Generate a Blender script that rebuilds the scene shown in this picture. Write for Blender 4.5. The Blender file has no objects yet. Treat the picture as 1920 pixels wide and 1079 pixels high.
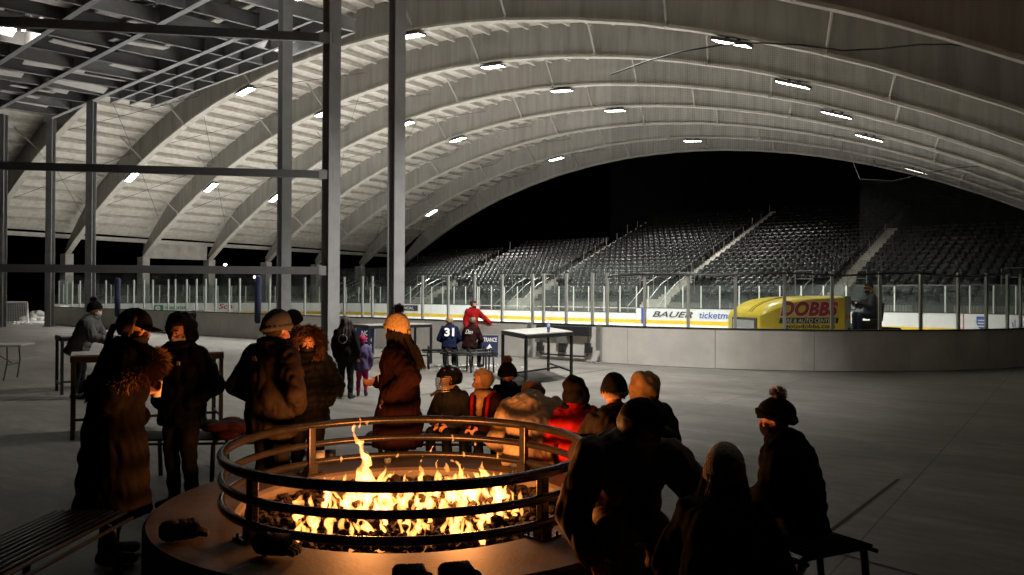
import bpy, bmesh, math, random
from mathutils import Vector, Matrix, noise
import numpy as np
rad = math.radians
S = bpy.context.scene
COL = S.collection
R0 = random.Random(7)

# ------------------------------------------------------------------ camera
F_PX, PITCH, ROLL, YAW, CAM_H = 1562.3, 0.0074, 0.0048, 0.7061, 1.845
FW = Vector((-math.sin(YAW) * math.cos(PITCH), math.cos(YAW) * math.cos(PITCH), math.sin(PITCH)))
RT = Vector((math.cos(YAW), math.sin(YAW), 0))
UP = RT.cross(FW)
cam_d = bpy.data.cameras.new('camera')
cam_d.sensor_width = 36.0
cam_d.lens = 36.0 * F_PX / 1920.0
cam_d.clip_start = 0.05
cam_d.clip_end = 2000
cam = bpy.data.objects.new('camera', cam_d)
COL.objects.link(cam)
cr = RT * math.cos(ROLL) + UP * math.sin(ROLL)
cu = UP * math.cos(ROLL) - RT * math.sin(ROLL)
m3 = Matrix((cr, cu, -FW)).transposed()
cam.matrix_world = Matrix.Translation((0, 0, CAM_H)) @ m3.to_4x4()
S.camera = cam

# ------------------------------------------------------------------ night sky, exposure
w = bpy.data.worlds.new('World'); S.world = w; w.use_nodes = True
nt = w.node_tree
bg = nt.nodes['Background']
sky = nt.nodes.new('ShaderNodeTexSky'); sky.sky_type = 'NISHITA'; sky.sun_disc = False
sky.sun_elevation = rad(-6); sky.sun_rotation = rad(200)
nt.links.new(sky.outputs[0], bg.inputs[0]); bg.inputs[1].default_value = 0.02
S.view_settings.view_transform = 'Standard'; S.view_settings.look = 'None'
S.view_settings.exposure = 0.0; S.view_settings.gamma = 1.0
LAMP_W = 800.0         # light of one ceiling lamp
FIRE_W = 58.0         # light of the fire
c = S.cycles
c.use_denoising = True
c.max_bounces = 8; c.diffuse_bounces = 4; c.glossy_bounces = 3; c.transmission_bounces = 4
c.transparent_max_bounces = 24; c.volume_bounces = 0
c.sample_clamp_indirect = 4.0; c.caustics_reflective = False; c.caustics_refractive = False

# ------------------------------------------------------------------ picture -> place helpers
def ray(px, py):
    uu, vv = (px - 960) / F_PX, (py - 539.5) / F_PX
    u = uu * math.cos(ROLL) + vv * math.sin(ROLL); v = -uu * math.sin(ROLL) + vv * math.cos(ROLL)
    return FW + RT * u - UP * v
def atz(px, py, z=0.0):
    d = ray(px, py); t = (z - CAM_H) / d.z
    return Vector((d.x * t, d.y * t, z))
def atY(px, py, Y):
    d = ray(px, py); t = Y / d.y
    return Vector((d.x * t, Y, CAM_H + d.z * t))
def atX(px, py, X):
    d = ray(px, py); t = X / d.x
    return Vector((X, d.y * t, CAM_H + d.z * t))
FH = Vector((FW.x, FW.y, 0)).normalized()
def atD(px, D, z=0.0):
    p = FH * D + RT * ((px - 960) / F_PX * D)
    return Vector((p.x, p.y, z))
def vdir(deg):       # 0 away from the lens, 90 to the right, 180 towards it
    a = rad(deg)
    return FH * math.cos(a) + RT * math.sin(a)

# ------------------------------------------------------------------ materials
def mat(name, col, rough=0.7, metal=0.0, var=0.0, vs=4.0, bump=0.0, bs=30.0, col2=None, stretch=None, spec=None, sheen=0.0, coat=0.0):
    m = bpy.data.materials.new(name); m.use_nodes = True
    n = m.node_tree.nodes; l = m.node_tree.links
    p = n['Principled BSDF']
    p.inputs['Base Color'].default_value = (*col, 1); p.inputs['Roughness'].default_value = rough
    p.inputs['Metallic'].default_value = metal
    if spec is not None: p.inputs['Specular IOR Level'].default_value = spec
    if sheen: p.inputs['Sheen Weight'].default_value = sheen; p.inputs['Sheen Roughness'].default_value = 0.6
    if coat: p.inputs['Coat Weight'].default_value = coat; p.inputs['Coat Roughness'].default_value = 0.2
    tc = n.new('ShaderNodeTexCoord'); src = tc.outputs['Object']
    if stretch:
        mp = n.new('ShaderNodeMapping'); mp.inputs['Scale'].default_value = stretch
        l.new(src, mp.inputs[0]); src = mp.outputs[0]
    if var or col2:
        t = n.new('ShaderNodeTexNoise'); t.inputs['Scale'].default_value = vs; t.inputs['Detail'].default_value = 6; t.inputs['Roughness'].default_value = 0.62
        l.new(src, t.inputs['Vector'])
        r = n.new('ShaderNodeValToRGB'); r.color_ramp.elements[0].position = 0.33; r.color_ramp.elements[1].position = 0.67
        a = tuple(max(0, x * (1 - var)) for x in col); b = col2 or tuple(min(1, x * (1 + var)) for x in col)
        r.color_ramp.elements[0].color = (*a, 1); r.color_ramp.elements[1].color = (*b, 1)
        l.new(t.outputs['Fac'], r.inputs[0]); l.new(r.outputs[0], p.inputs['Base Color'])
    if bump:
        t2 = n.new('ShaderNodeTexNoise'); t2.inputs['Scale'].default_value = bs; t2.inputs['Detail'].default_value = 4
        l.new(src, t2.inputs['Vector'])
        b = n.new('ShaderNodeBump'); b.inputs['Strength'].default_value = bump; b.inputs['Distance'].default_value = 0.02
        l.new(t2.outputs['Fac'], b.inputs['Height']); l.new(b.outputs[0], p.inputs['Normal'])
    return m
def emis(name, col, e):
    m = bpy.data.materials.new(name); m.use_nodes = True
    p = m.node_tree.nodes['Principled BSDF']; p.inputs['Base Color'].default_value = (*col, 1)
    p.inputs['Emission Color'].default_value = (*col, 1); p.inputs['Emission Strength'].default_value = e
    return m
def nd(m, t, **kw):
    k = m.node_tree.nodes.new(t)
    for a, b in kw.items(): setattr(k, a, b)
    return k
M = {}
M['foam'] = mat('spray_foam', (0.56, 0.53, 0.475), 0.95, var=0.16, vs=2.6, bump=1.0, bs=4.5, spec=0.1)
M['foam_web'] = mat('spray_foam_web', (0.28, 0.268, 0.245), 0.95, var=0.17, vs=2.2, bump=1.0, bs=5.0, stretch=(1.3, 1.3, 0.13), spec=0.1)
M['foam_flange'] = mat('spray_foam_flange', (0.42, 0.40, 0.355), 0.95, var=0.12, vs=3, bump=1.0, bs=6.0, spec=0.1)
M['steel'] = mat('grey_steel_paint', (0.25, 0.25, 0.255), 0.45, var=0.12, vs=2.2, bump=0.05, bs=60)
M['steel_dark'] = mat('primer_steel', (0.105, 0.103, 0.105), 0.55, var=0.15, vs=2.5, bump=0.06, bs=50)
M['galv'] = mat('galvanised_metal', (0.42, 0.42, 0.41), 0.42, metal=0.7, var=0.12, vs=18)
M['alu'] = mat('aluminium_post', (0.62, 0.62, 0.60), 0.4, metal=0.5, var=0.05, vs=10)
M['white_post'] = mat('white_post_paint', (0.78, 0.77, 0.73), 0.5)
M['panel_white'] = mat('white_ceiling_panel', (0.72, 0.69, 0.66), 0.7, var=0.08, vs=2)
M['black_metal'] = mat('black_powder_coat', (0.012, 0.012, 0.013), 0.42, bump=0.05, bs=200)
M['black_gloss'] = mat('black_gloss_tube', (0.006, 0.006, 0.006), 0.42, bump=0.04, bs=120, spec=0.25)
M['rail_metal'] = mat('dark_bronze_rail', (0.025, 0.022, 0.020), 0.24, metal=0.5, var=0.3, vs=9, bump=0.04, bs=90)
M['tabletop'] = mat('grey_table_top', (0.36, 0.355, 0.34), 0.38, var=0.1, vs=9)
M['board_back'] = mat('board_back_panel', (0.74, 0.71, 0.66), 0.5, var=0.12, vs=1.1, bump=0.08, bs=40)
M['board_white'] = mat('board_white_plastic', (0.86, 0.86, 0.85), 0.4, var=0.03, vs=1.5)
M['yellow'] = mat('yellow_kick_plate', (0.82, 0.52, 0.015), 0.4, var=0.05, vs=3)
M['black_cap'] = mat('black_cap_rail', (0.02, 0.02, 0.02), 0.5)
M['ice'] = mat('rink_ice', (0.86, 0.88, 0.89), 0.22, var=0.03, vs=1.5, bump=0.06, bs=8)
M['red_line'] = mat('red_line', (0.55, 0.02, 0.03), 0.4)
M['blue_line'] = mat('blue_line', (0.015, 0.06, 0.45), 0.4)
M['seat'] = mat('black_seat_plastic', (0.009, 0.009, 0.0095), 0.25, spec=0.45)
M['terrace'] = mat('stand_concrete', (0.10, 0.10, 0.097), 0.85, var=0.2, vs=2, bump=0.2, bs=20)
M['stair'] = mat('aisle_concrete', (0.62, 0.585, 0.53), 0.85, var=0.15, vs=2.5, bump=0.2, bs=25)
M['wall_conc'] = mat('pier_concrete', (0.36, 0.34, 0.31), 0.9, var=0.18, vs=1.7, bump=0.25, bs=18)
M['snow'] = mat('scraped_snow', (0.82, 0.82, 0.80), 0.8, bump=0.8, bs=14)
M['navy'] = mat('navy_sign', (0.018, 0.024, 0.075), 0.4)
M['ink_white'] = mat('white_lettering', (0.82, 0.82, 0.80), 0.5)
M['ink_black'] = mat('black_lettering', (0.015, 0.015, 0.016), 0.45)
M['ink_red'] = mat('red_lettering', (0.42, 0.012, 0.018), 0.45)
M['ink_blue'] = mat('blue_lettering', (0.02, 0.07, 0.36), 0.45)
M['ink_green'] = mat('green_lettering', (0.01, 0.22, 0.10), 0.45)
M['ink_orange'] = mat('orange_lettering', (0.75, 0.16, 0.02), 0.45)
M['pad_blue'] = mat('blue_post_padding', (0.012, 0.013, 0.055), 0.7, bump=0.1, bs=20)
M['rubber'] = mat('black_rubber', (0.02, 0.02, 0.02), 0.8, bump=0.2, bs=60)
M['zam_yellow'] = mat('yellow_vinyl_wrap', (0.86, 0.64, 0.02), 0.35, var=0.06, vs=2.0, bump=0.04, bs=14, coat=0.25)
M['dark_steel'] = mat('machine_dark', (0.03, 0.03, 0.032), 0.45)
M['rock'] = mat('lava_rock', (0.014, 0.009, 0.008), 0.95, var=0.5, vs=9, bump=1.0, bs=60, spec=0.15)
M['ledge'] = mat('cast_concrete_ledge', (0.065, 0.052, 0.045), 0.6, var=0.35, vs=3.0, bump=0.12, bs=45)

# concrete yard: pour-by-pour tone, saw cuts, stains
def floor_mat():
    m = bpy.data.materials.new('plaza_concrete'); m.use_nodes = True
    L = m.node_tree.links; p = m.node_tree.nodes['Principled BSDF']
    tc = nd(m, 'ShaderNodeTexCoord'); mp = nd(m, 'ShaderNodeMapping'); jp, jq = atz(1893, 704), atz(1640, 985); ja = math.atan2((jq - jp).y, (jq - jp).x)
    mp.vector_type = 'POINT'; mp.inputs['Rotation'].default_value = (0, 0, -ja); jr = Matrix.Rotation(-ja, 3, 'Z') @ jp; mp.inputs['Location'].default_value = (0.9, -jr.y, 0)
    L.new(tc.outputs['Object'], mp.inputs[0])
    br = nd(m, 'ShaderNodeTexBrick'); br.offset = 0.0; br.inputs['Scale'].default_value = 1.0
    br.inputs['Brick Width'].default_value = 4.6; br.inputs['Row Height'].default_value = 3.7; br.inputs['Mortar Size'].default_value = 0.008; br.inputs['Mortar Smooth'].default_value = 0.1
    br.inputs['Color1'].default_value = (0.165, 0.156, 0.14, 1); br.inputs['Color2'].default_value = (0.135, 0.127, 0.114, 1); br.inputs['Mortar'].default_value = (0.05, 0.046, 0.04, 1)
    L.new(mp.outputs[0], br.inputs['Vector'])
    n1 = nd(m, 'ShaderNodeTexNoise'); n1.inputs['Scale'].default_value = 0.55; n1.inputs['Detail'].default_value = 8; n1.inputs['Roughness'].default_value = 0.65
    mp2 = nd(m, 'ShaderNodeMapping'); mp2.inputs['Scale'].default_value = (0.45, 1.5, 1); mp2.inputs['Rotation'].default_value = (0, 0, rad(25))
    L.new(tc.outputs['Object'], mp2.inputs[0]); L.new(mp2.outputs[0], n1.inputs['Vector'])
    n2 = nd(m, 'ShaderNodeTexNoise'); n2.inputs['Scale'].default_value = 28; n2.inputs['Detail'].default_value = 5; L.new(tc.outputs['Object'], n2.inputs['Vector'])
    r1 = nd(m, 'ShaderNodeMapRange'); r1.inputs[1].default_value = 0.3; r1.inputs[2].default_value = 0.7; r1.inputs[3].default_value = 0.55; r1.inputs[4].default_value = 1.35; L.new(n1.outputs['Fac'], r1.inputs[0])
    r2 = nd(m, 'ShaderNodeMapRange'); r2.inputs[3].default_value = 0.8; r2.inputs[4].default_value = 1.2; L.new(n2.outputs['Fac'], r2.inputs[0])
    mu = nd(m, 'ShaderNodeMath', operation='MULTIPLY'); L.new(r1.outputs[0], mu.inputs[0]); L.new(r2.outputs[0], mu.inputs[1])
    n3 = nd(m, 'ShaderNodeTexNoise'); n3.inputs['Scale'].default_value = 2.2; n3.inputs['Detail'].default_value = 9; n3.inputs['Roughness'].default_value = 0.7; n3.inputs['Distortion'].default_value = 2.2
    mp3 = nd(m, 'ShaderNodeMapping'); mp3.inputs['Scale'].default_value = (0.35, 1.0, 1); mp3.inputs['Rotation'].default_value = (0, 0, rad(20)); L.new(tc.outputs['Object'], mp3.inputs[0]); L.new(mp3.outputs[0], n3.inputs['Vector'])
    r3 = nd(m, 'ShaderNodeMapRange'); r3.inputs[1].default_value = 0.42; r3.inputs[2].default_value = 0.68; r3.inputs[3].default_value = 0.84; r3.inputs[4].default_value = 1.28; L.new(n3.outputs['Fac'], r3.inputs[0])
    mu2 = nd(m, 'ShaderNodeMath', operation='MULTIPLY'); L.new(mu.outputs[0], mu2.inputs[0]); L.new(r3.outputs[0], mu2.inputs[1]); mu = mu2
    mx = nd(m, 'ShaderNodeVectorMath', operation='SCALE'); L.new(br.outputs['Color'], mx.inputs[0]); L.new(mu.outputs[0], mx.inputs['Scale'])
    L.new(mx.outputs[0], p.inputs['Base Color'])
    rr = nd(m, 'ShaderNodeMapRange'); rr.inputs[3].default_value = 0.42; rr.inputs[4].default_value = 0.72; L.new(n1.outputs['Fac'], rr.inputs[0]); L.new(rr.outputs[0], p.inputs['Roughness'])
    b = nd(m, 'ShaderNodeBump'); b.inputs['Strength'].default_value = 0.15; b.inputs['Distance'].default_value = 0.01; L.new(n2.outputs['Fac'], b.inputs['Height']); L.new(b.outputs[0], p.inputs['Normal'])
    return m
M['floor'] = floor_mat()

def glass_mat():
    m = bpy.data.materials.new('scuffed_acrylic'); m.use_nodes = True
    L = m.node_tree.links; N = m.node_tree.nodes; N.remove(N['Principled BSDF']); out = N['Material Output']
    tr = nd(m, 'ShaderNodeBsdfTransparent'); tr.inputs[0].default_value = (0.90, 0.93, 0.92, 1)
    df = nd(m, 'ShaderNodeBsdfDiffuse'); df.inputs[0].default_value = (0.62, 0.68, 0.66, 1)
    gl = nd(m, 'ShaderNodeBsdfGlossy'); gl.inputs['Roughness'].default_value = 0.06
    n1 = nd(m, 'ShaderNodeTexNoise'); n1.inputs['Scale'].default_value = 1.4; n1.inputs['Detail'].default_value = 6
    tc = nd(m, 'ShaderNodeTexCoord'); L.new(tc.outputs['Object'], n1.inputs['Vector'])
    mr = nd(m, 'ShaderNodeMapRange'); mr.inputs[1].default_value = 0.35; mr.inputs[2].default_value = 0.75; mr.inputs[3].default_value = 0.018; mr.inputs[4].default_value = 0.06; L.new(n1.outputs['Fac'], mr.inputs[0])
    a = nd(m, 'ShaderNodeMixShader'); L.new(mr.outputs[0], a.inputs[0]); L.new(tr.outputs[0], a.inputs[1]); L.new(df.outputs[0], a.inputs[2])
    b = nd(m, 'ShaderNodeMixShader'); b.inputs[0].default_value = 0.035; L.new(a.outputs[0], b.inputs[1]); L.new(gl.outputs[0], b.inputs[2])
    L.new(b.outputs[0], out.inputs[0]); return m
M['glass'] = glass_mat()

def net_mat():
    m = bpy.data.materials.new('net_mesh'); m.use_nodes = True
    L = m.node_tree.links; N = m.node_tree.nodes; N.remove(N['Principled BSDF']); out = N['Material Output']
    tr = nd(m, 'ShaderNodeBsdfTransparent'); df = nd(m, 'ShaderNodeBsdfDiffuse'); df.inputs[0].default_value = (0.015, 0.015, 0.015, 1)
    tc = nd(m, 'ShaderNodeTexCoord'); sp = nd(m, 'ShaderNodeSeparateXYZ'); L.new(tc.outputs['UV'], sp.inputs[0])
    fac = None
    for k in (0, 1):
        f = nd(m, 'ShaderNodeMath', operation='FRACT'); L.new(sp.outputs[k], f.inputs[0])
        g = nd(m, 'ShaderNodeMath', operation='LESS_THAN'); g.inputs[1].default_value = 0.065; L.new(f.outputs[0], g.inputs[0])
        if fac is None: fac = g
        else:
            x = nd(m, 'ShaderNodeMath', operation='MAXIMUM'); L.new(fac.outputs[0], x.inputs[0]); L.new(g.outputs[0], x.inputs[1]); fac = x
    a = nd(m, 'ShaderNodeMixShader'); L.new(fac.outputs[0], a.inputs[0]); L.new(tr.outputs[0], a.inputs[1]); L.new(df.outputs[0], a.inputs[2])
    L.new(a.outputs[0], out.inputs[0]); return m
M['net'] = net_mat()

# ------------------------------------------------------------------ mesh helpers
class B:
    """collects verts and faces for ONE mesh"""
    def __init__(s): s.v = []; s.f = []
    def add(s, vs, fs):
        o = len(s.v); s.v += [tuple(x) for x in vs]; s.f += [tuple(i + o for i in q) for q in fs]; return s
    def box(s, c, size, rot=None):
        hx, hy, hz = size[0] / 2, size[1] / 2, size[2] / 2; c = Vector(c)
        P = [Vector((x * hx, y * hy, z * hz)) for z in (-1, 1) for y in (-1, 1) for x in (-1, 1)]
        if rot is not None: P = [rot @ p for p in P]
        return s.add([c + p for p in P], [(0, 2, 3, 1), (4, 5, 7, 6), (0, 1, 5, 4), (2, 6, 7, 3), (0, 4, 6, 2), (1, 3, 7, 5)])
    def bar(s, a, b, w, h, up=(0, 0, 1)):
        a = Vector(a); b = Vector(b); d = b - a; L = d.length
        if L < 1e-6: return s
        d /= L; u = Vector(up)
        if abs(d.dot(u)) > 0.98: u = Vector((0, 1, 0)) if abs(d.y) < 0.9 else Vector((1, 0, 0))
        x = d.cross(u).normalized(); u = x.cross(d)
        return s.box((a + b) / 2, (w, L, h), Matrix((x, d, u)).transposed())
    def tube(s, pts, r, n=8, closed=False, cap=True):
        pts = [Vector(p) for p in pts]; k = len(pts); rings = []
        prev = None
        for i in range(k):
            if closed: t = (pts[(i + 1) % k] - pts[i - 1])
            else: t = pts[min(i + 1, k - 1)] - pts[max(i - 1, 0)]
            t.normalize()
            if prev is None:
                a = Vector((0, 0, 1)) if abs(t.z) < 0.9 else Vector((1, 0, 0))
                x = t.cross(a).normalized()
            else: x = (prev - t * prev.dot(t)).normalized()
            prev = x; y = t.cross(x)
            rr = r[i] if isinstance(r, (list, tuple)) else r
            rings.append([pts[i] + x * (rr * math.cos(2 * math.pi * j / n)) + y * (rr * math.sin(2 * math.pi * j / n)) for j in range(n)])
        V = [p for q in rings for p in q]; Fc = []
        for i in range(k if closed else k - 1):
            i2 = (i + 1) % k
            for j in range(n): Fc.append((i * n + j, i * n + (j + 1) % n, i2 * n + (j + 1) % n, i2 * n + j))
        if cap and not closed: Fc.append(tuple(range(n - 1, -1, -1))); Fc.append(tuple((k - 1) * n + j for j in range(n)))
        return s.add(V, Fc)
    def loft(s, rings, cap=True):
        n = len(rings[0]); V = [p for q in rings for p in q]; Fc = []
        for i in range(len(rings) - 1):
            for j in range(n): Fc.append((i * n + j, i * n + (j + 1) % n, (i + 1) * n + (j + 1) % n, (i + 1) * n + j))
        if cap: Fc.append(tuple(range(n - 1, -1, -1))); Fc.append(tuple((len(rings) - 1) * n + j for j in range(n)))
        return s.add(V, Fc)
    def ell(s, c, r, rot=None, nu=14, nv=9):
        c = Vector(c); V = []; Fc = []
        for i in range(nv + 1):
            th = math.pi * i / nv
            for j in range(nu):
                ph = 2 * math.pi * j / nu
                p = Vector((r[0] * math.sin(th) * math.cos(ph), r[1] * math.sin(th) * math.sin(ph), r[2] * math.cos(th)))
                if rot is not None: p = rot @ p
                V.append(c + p)
        for i in range(nv):
            for j in range(nu): Fc.append((i * nu + j, (i + 1) * nu + j, (i + 1) * nu + (j + 1) % nu, i * nu + (j + 1) % nu))
        return s.add(V, Fc)
    def cap(s, a, ra, b, rb, n=12):
        """tapered limb with round ends"""
        a = Vector(a); b = Vector(b); d = b - a; L = max(d.length, 1e-5); d = d / L
        pts = []; rs = []
        for k in (1, 2, 3): q = math.pi / 2 * k / 3.0; pts.append(a - d * ra * math.cos(q)); rs.append(max(1e-4, ra * math.sin(q)))
        for k in (3, 2, 1): q = math.pi / 2 * k / 3.0; pts.append(b + d * rb * math.cos(q)); rs.append(max(1e-4, rb * math.sin(q)))
        return s.tube(pts, rs, n)
    def prism(s, poly, a, b, nrm):
        """poly: list of Vectors (one face), extruded by nrm"""
        k = len(poly); V = list(poly) + [p + nrm for p in poly]
        Fc = [tuple(range(k - 1, -1, -1)), tuple(k + i for i in range(k))] + [(i, (i + 1) % k, k + (i + 1) % k, k + i) for i in range(k)]
        return s.add(V, Fc)
    def mesh(s, name, m, smooth=False, fix=True):
        me = bpy.data.meshes.new(name); me.from_pydata(s.v, [], s.f)
        if fix:
            bm = bmesh.new(); bm.from_mesh(me); bmesh.ops.recalc_face_normals(bm, faces=bm.faces); bm.to_mesh(me); bm.free()
        for k in (m if isinstance(m, (list, tuple)) else [m]): me.materials.append(k)
        if smooth: me.shade_smooth()
        me.update(); return me
    def build(s, name, m, parent=None, smooth=False, bevel=0.0, fix=True):
        me = s.mesh(name, m, smooth, fix); o = bpy.data.objects.new(name, me); COL.objects.link(o)
        if parent is not None: o.parent = parent
        if bevel:
            b = o.modifiers.new('bevel', 'BEVEL'); b.width = bevel; b.segments = 2; b.limit_method = 'ANGLE'
        return o
def tag(o, label=None, cat=None, group=None, kind=None):
    if label: o['label'] = label
    if cat: o['category'] = cat
    if group: o['group'] = group
    if kind: o['kind'] = kind
    return o
def thing(name, label, cat, loc=(0, 0, 0), rz=0.0, group=None):
    o = bpy.data.objects.new(name, None); COL.objects.link(o); o.empty_display_size = 0.2
    o.location = loc; o.rotation_euler = (0, 0, rz)
    return tag(o, label, cat, group)
def copy_tree(o, parent=None):
    c2 = o.copy(); COL.objects.link(c2)
    if parent is not None: c2.parent = parent
    for ch in list(o.children): copy_tree(ch, c2)
    return c2
def text(name, s, m, parent, origin, right, up, width=None, height=0.1, ext=0.003, shear=0.0, bold=0.0, align='CENTER', spacing=1.0, stretch=None):
    cu_ = bpy.data.curves.new(name, 'FONT'); cu_.body = s; cu_.extrude = 0.0; cu_.shear = shear; cu_.offset = bold
    cu_.align_x = 'CENTER'; cu_.align_y = 'CENTER'; cu_.space_character = spacing; cu_.resolution_u = 4
    t = bpy.data.objects.new(name, cu_); COL.objects.link(t)
    dg = bpy.context.evaluated_depsgraph_get(); me = bpy.data.meshes.new_from_object(t.evaluated_get(dg))
    bpy.data.objects.remove(t); bpy.data.curves.remove(cu_)
    xs = [v.co.x for v in me.vertices]; ys = [v.co.y for v in me.vertices]
    w0, h0 = max(xs) - min(xs), max(ys) - min(ys); cx, cy = (max(xs) + min(xs)) / 2, (max(ys) + min(ys)) / 2
    ky = height / h0; kx = (width / w0) if width else ky
    r = Vector(right).normalized(); u = Vector(up).normalized(); nn = r.cross(u); o0 = Vector(origin)
    for v in me.vertices: v.co = o0 + r * ((v.co.x - cx) * kx) + u * ((v.co.y - cy) * ky) + nn * ext
    me.materials.clear(); me.materials.append(m); me.name = name
    o = bpy.data.objects.new(name, me); COL.objects.link(o)
    if parent is not None: o.parent = parent
    return o
def sweep(path, n0, n1, z0, z1):
    """box section swept along a 2-D path; n = offset to the left of travel"""
    k = len(path); rings = []
    for i in range(k):
        a = path[max(i - 1, 0)]; b = path[min(i + 1, k - 1)]; d = (Vector(b) - Vector(a)).normalized(); nn = Vector((-d.y, d.x))
        p = Vector(path[i]); a2 = p + nn * n0; b2 = p + nn * n1
        rings.append([Vector((a2.x, a2.y, z0)), Vector((b2.x, b2.y, z0)), Vector((b2.x, b2.y, z1)), Vector((a2.x, a2.y, z1))])
    return rings
def settle(root, loc):
    """root was built at the origin with children in world coordinates: move its empty to the thing's base"""
    loc = Vector(loc); root.location = loc; inv = Matrix.Translation(-loc)
    for ch in root.children: ch.matrix_parent_inverse = inv
# ================================================================== GROUND
g = B(); n = 60
g.add([(-400, -300, 0), (400, -300, 0), (400, 500, 0), (-400, 500, 0)], [(0, 1, 2, 3)])
tag(g.build('plaza_ground', M['floor'], fix=False), 'grey concrete plaza floor with saw cut joints around the rink', 'ground', kind='structure')
# ================================================================== BARREL ROOF
ARC_CZ, ARC_R, RIB_D = -45.1, 58.45, 1.5
def rib_y(n): return 24.43 + 5.84 * n
def rib_cx(n): return -31.23 - 0.693 * n
A0 = math.asin(30.9 / ARC_R)                     # half angle down to the feet
def arcp(n, a, r, y=None):
    return Vector((rib_cx(n) + r * math.sin(a), rib_y(n) if y is None else y, ARC_CZ + r * math.cos(a)))
roof = thing('arena_roof', 'long grey barrel vault roof with foam covered ribs over the ice rink', 'roof')
NA = 72
RIBS = list(range(-3, 7))
for n in RIBS:
    b = B(); Y = rib_y(n)
    # web
    def dep(a):
        e = (A0 - abs(a)) * ARC_R
        return 0.45 + (RIB_D - 0.45) * min(1, max(0, e / 5.5)) ** 0.8
    angs = [-A0 + 2 * A0 * i / NA for i in range(NA + 1)]
    rings = []
    for a in angs:
        d = dep(a)
        lo = arcp(n, a, ARC_R + RIB_D - d if abs(a) > 1 else ARC_R + 0.05); hi = arcp(n, a, ARC_R + d)
        rings.append([lo + Vector((0, -0.07, 0)), lo + Vector((0, 0.07, 0)), hi + Vector((0, 0.07, 0)), hi + Vector((0, -0.07, 0))])
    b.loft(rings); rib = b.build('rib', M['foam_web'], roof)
    f = B(); rings = []
    rr = random.Random(n + 50)
    for i, a in enumerate(angs):
        j = rr.uniform(-.012, .012)
        lo = arcp(n, a, ARC_R - 0.05 + j); hi = arcp(n, a, ARC_R + 0.05 + j); wv = Vector((0, 0.19 + rr.uniform(-.015, .015), 0))
        rings.append([lo - wv, lo + wv, hi + wv, hi - wv])
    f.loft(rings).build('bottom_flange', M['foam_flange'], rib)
    for sgn in (-1, 1):                          # concrete pier under each foot
        p = arcp(n, sgn * A0, ARC_R); q = B()
        q.box((p.x + sgn * 0.15, Y, p.z / 2 - 0.05), (0.9, 0.55, p.z + 0.1)); q.build('pier', M['wall_conc'], roof)
# foam covered deck: one curved panel per bay, with the purlins it hangs on
rr = random.Random(3)
for n in RIBS[:-1]:
    b = B(); ND = 150; rings = []
    for i in range(ND + 1):
        a = -A0 * 0.985 + 2 * A0 * 0.985 * i / ND
        rings.append((a, ))
    V = []; Fc = []; ns = 8
    for i, (a,) in enumerate(rings):
        for k in range(ns + 1):
            t = k / ns; nn = n + t
            y = rib_y(n) + 5.84 * t
            sag = 0.05 * math.sin(math.pi * t) + 0.03 * noise.noise(Vector((a * 40, y * .8, 0)))
            V.append(Vector((rib_cx(nn) + (ARC_R + RIB_D - 0.02 + sag) * math.sin(a), y, ARC_CZ + (ARC_R + RIB_D - 0.02 + sag) * math.cos(a))))
    for i in range(ND):
        for k in range(ns): Fc.append((i * (ns + 1) + k, i * (ns + 1) + k + 1, (i + 1) * (ns + 1) + k + 1, (i + 1) * (ns + 1) + k))
    b.add(V, Fc)
    npl = 54
    for i in range(1, npl):
        a = -A0 * 0.98 + 2 * A0 * 0.98 * i / npl
        p = []
        for t in (0.05, 0.95):
            nn = n + t; y = rib_y(n) + 5.84 * t
            r1 = ARC_R + RIB_D - 0.14 + rr.uniform(-.02, .02)
            p.append(Vector((rib_cx(nn) + r1 * math.sin(a), y, ARC_CZ + r1 * math.cos(a))))
        b.bar(p[0], p[1], 0.12, 0.23, up=(math.sin(a), 0, math.cos(a)))
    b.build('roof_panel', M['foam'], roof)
# braces from the ribs up to the purlins, some ribs' tie rods
for n in RIBS:
    for q, a in enumerate((-.46, -.35, -.245, -.14, -.035, .075, .18, .29, .40)):
        if n == RIBS[0]: continue
        a2 = a + (0.008 if (n + q) % 2 else -0.006)
        lo = arcp(n, a2, ARC_R + 0.04) + Vector((0, -0.1, 0)); hi = arcp(n, a2 + .003, ARC_R + RIB_D - .15); hi.y -= 1.35
        b = B().tube([lo, hi], 0.045, 6)
        b.box(lo + Vector((0, -.05, -.02)), (.16, .2, .16))
        b.build('brace', M['foam_web'] if q % 2 else M['foam_flange'], roof)
for n in RIBS[2:-1]:
    for (a, a2) in ((-.50, -.36), (-.36, -.22), (-.22, -.08)):
        for (p0, p1) in ((a, a2), (a2, a)):
            P = arcp(n, p0, ARC_R + 1.1); Q = arcp(n + 1, p1, ARC_R + 1.1)
            B().tube([P, Q], 0.016, 5).build('tie_rod', M['dark_steel'], roof)
for n in RIBS[:-1]:
    for sgn in (-1, 1):
        p = arcp(n, sgn * A0 * .985, ARC_R + 1.15); q = arcp(n + 1, sgn * A0 * .985, ARC_R + 1.15)
        B().bar(p, q, 0.22, 0.28).build('eave_beam', M['foam_flange'], roof)
p, q = arcp(1, -A0, ARC_R), arcp(2, -A0, ARC_R)
B().box(((p.x + q.x) / 2 - .4, (p.y + q.y) / 2, 5.15), (.25, 5.2, 1.35)).build('header_panel', M['wall_conc'], roof)
settle(roof, (rib_cx(1), rib_y(1), 0))
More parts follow.
